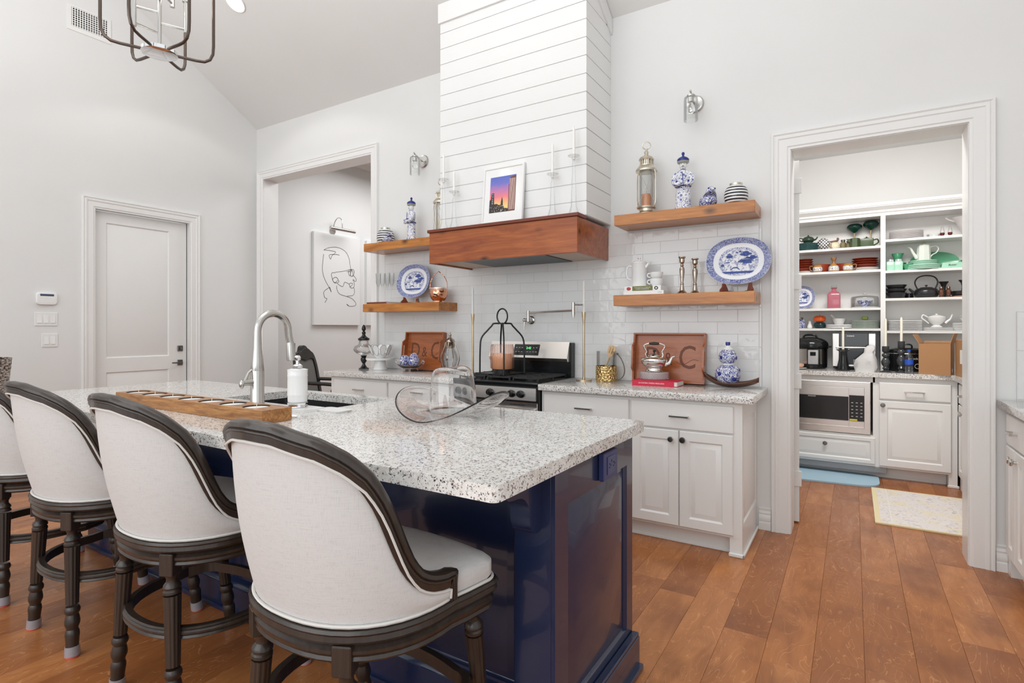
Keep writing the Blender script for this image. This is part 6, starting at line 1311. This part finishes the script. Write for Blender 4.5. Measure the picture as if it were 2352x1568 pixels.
B().box(-AW+.055,-.137,.215,AW-.055,-.1305,.335,.001).done('top_panel',plain('dark glass panel',(.015,.018,.022),.08),af); B().box(-AW+.055,-.137,.055,AW-.055,-.1305,.205,.001).done('oven_window',MT['dark glass panel'],af); B().tube([(-AW+.03,-.14,.205),(-AW+.03,-.165,.205),(AW-.03,-.165,.205),(AW-.03,-.14,.205)],.008,8).done('door_handle',STEEL,af); B().box(-AW+.055,-.139,.035,AW-.055,-.1305,.050).done('bottom_trim',STEEL,af)
txt('instant',.022,WHITEP,af,(-.025,-.1375,.312))
for s in (-1,1):
    for y in (-.10,.14): B().cyl((s*.13,y,0),(s*.13,y,.016),.012).done('foot',BLACK,af)
def taper(loc,h,label): c=thing('taper_candle',label,'candle',loc); B().lathe([(.0115,0),(.0105,.01),(.0095,h-.02),(.005,h-.003),(0,h)],seg=14).done('taper',CREAMW,c)
CREAMW=plain('cream white taper wax',(.85,.82,.70),.45)
o=thing('smoked_vase','grey smoked glass bottle vase holding a white taper','vase',(-.078,5.800,ZC_)); B().lathe([(.052,0),(.055,.006),(.046,.04),(.034,.10),(.030,.165),(.033,.175),(.052,.185),(.054,.192),(.048,.194),(.026,.178),(.024,.165),(.028,.10),(.040,.04),(.046,.012),(0,.010)],seg=30,smooth=1).done('glass',SMOKE,o,ang=60)
taper((-.078,5.800,ZC_+.179),.215,'white taper candle in the smoked glass bottle vase')
bg=thing('paper_bag','crumpled white paper bag on the pantry counter','bag',(.090,5.760,ZC_),R(-12)); random.seed(11)
b=B(); rg=[]
for k,(w_,d_,z,x0) in enumerate(((.075,.05,0,0),(.085,.055,.05,0),(.078,.050,.10,.008),(.050,.040,.14,.020),(.036,.028,.165,.028),(.040,.025,.195,.032),(.028,.012,.225,.04))):
    rg.append([Vector((x0+w_*math.copysign(abs(math.cos(a))**.6,math.cos(a))*(1+random.uniform(-.10,.10)),d_*math.copysign(abs(math.sin(a))**.6,math.sin(a))*(1+random.uniform(-.18,.18)),z+random.uniform(-.008,.008)*(k>0))) for a in [2*PI*i/16 for i in range(16)]])
b.loft(rg); b.done('bag',painted('white crumpled paper',(.66,.65,.64),.7,.5,60),bg,ang=25)
b=B(); 
for i in range(5): b.box(-.078,-.058,.055+i*.011,-.045,-.0565,.060+i*.011)
b.done('printed_text',GREYP,bg)
for x,y,h,hz,nm in ((.240,5.800,.225,.215,'left'),(.352,5.790,.270,.185,'right')):
    o=thing('glass_candlestick','turned smoky glass candlestick on the pantry counter, %s of two'%nm,'candlestick',(x,y,ZC_)); k=h/.25
    B().lathe([(.045,0),(.045,.004*k),(.020,.012*k),(.014,.02*k),(.026,.035*k),(.016,.05*k),(.030,.075*k),(.034,.10*k),(.022,.13*k),(.014,.14*k),(.028,.155*k),(.028,.17*k),(.013,.185*k),(.024,.198*k),(.026,.20*k),(.026,.25*k),(.012,.25*k),(.012,.225*k),(0,.225*k)],seg=26).done('stem',plain('smoky black glass',(.05,.055,.06),.05) if nm=='left' else MT['smoky black glass'],o,ang=50)
    taper((x,y,ZC_+.2255*k),hz+.05,'white taper candle in the %s smoky glass candlestick'%nm)
sc_=thing('slow_cooker','black oval slow cooker behind the water bottle','cooker',(.405,6.040,ZC_)); B().lathe([(.13,0),(.150,.012),(.150,.16),(.155,.165),(.155,.175)],seg=40,sx=1.0,sy=.72).done('body',BLACK,sc_); B().lathe([(.1515,.155),(.1535,.157),(.1515,.160)],seg=40,sy=.72,cap=False).done('chrome_line',CHROME,sc_); B().lathe([(.150,.176),(.145,.19),(.08,.205),(0,.208)],seg=40,sy=.72).done('lid',BLACK,sc_,ang=50); B().tube(crm([(-.04,0,.204),(-.03,0,.235),(.03,0,.235),(.04,0,.204)],4),.007,8).done('lid_handle',BLACK,sc_)
txt('crock',.026,WHITEP,sc_,(.045,-.1090,.115)); B().tube([(.072+.020*math.cos(a),-.1095,.05+.020*math.sin(a)) for a in [2*PI*i/20 for i in range(20)]],.002,5,closed=True).done('dial_ring',WHITEP,sc_)
wb_=thing('water_bottle','clear plastic water bottle with blue label and cap','bottle',(.400,5.718,ZC_)); B().lathe([(.026,0),(.031,.006),(.031,.03),(.029,.035),(.031,.04),(.029,.05),(.031,.055),(.031,.125),(.026,.15),(.012,.175),(.012,.185)],seg=24).done('bottle',thinglass('clear water plastic',(.80,.85,.90),.3),wb_,ang=50); B().lathe([(.0318,.075),(.0318,.118)],seg=24,cap=False).done('label',plain('blue bottle label',(.02,.09,.50),.4),wb_); B().lathe([(.0135,.183),(.0135,.200),(0,.201)],seg=16).done('cap',MT['blue bottle label'],wb_)
CARD=painted('brown corrugated cardboard',(.42,.22,.10),.8,.2,60)
bx=thing('cardboard_box','open brown cardboard box with its flaps up on the pantry counter','box',(.590,5.760,ZC_),R(-14)); BWd,BDp,BH=.105,.10,.255
for (x0,y0,x1,y1) in ((-BWd,-BDp,BWd,-BDp+.004),(-BWd,BDp-.004,BWd,BDp),(-BWd,-BDp+.004,-BWd+.004,BDp-.004),(BWd-.004,-BDp+.004,BWd,BDp-.004)): B().box(x0,y0,.004,x1,y1,BH).done('box_side',CARD,bx)
B().box(-BWd,-BDp,0,BWd,BDp,.004).done('box_bottom',CARD,bx)
for k,(x,y,rx,ry,w_,d_) in enumerate(((-BWd,0,0,-30,.003,BDp),(BWd,0,0,15,.003,BDp))): B().box(-.002,-d_,0,.002,d_,.085,M=Matrix.Translation((x+(.002 if k==0 else -.002),0,BH+.001))@Matrix.Rotation(R(ry),4,'Y')).done('flap',CARD,bx)
B().box(-BWd,-.085,-.002,BWd,0,.002,M=Matrix.Translation((0,BDp,BH+.003))@Matrix.Rotation(R(-170),4,'X')).done('flap',CARD,bx)
B().box(BWd+.0003,-.03,.02,BWd+.001,.00,.05).done('printed_mark',WHITEP,bx)
b2=thing('cardboard_box','taller taped cardboard box at the right edge of the pantry counter','box',(.800,5.58,ZC_),R(8)); B().box(-.085,-.09,0,.12,.11,.29,.003).done('carton',CARD,b2); B().box(-.086,-.0915,.24,.03,-.0903,.2905).done('red_tape',plain('red tape',(.6,.05,.03),.4),b2); B().box(-.0865,-.075,.10,-.0853,-.01,.21).done('paper_label',WPAP,b2); B().box(-.080,-.0915,.12,-.03,-.0903,.21).done('paper_label',WPAP,b2)
tag(B().box(-.012,-.06,0,.012,.06,.19,.004).done('dark_folder',COAL,None,(.692,5.93,ZC_),(0,0,R(10))),'dark upright folder between the two cardboard boxes','folder')
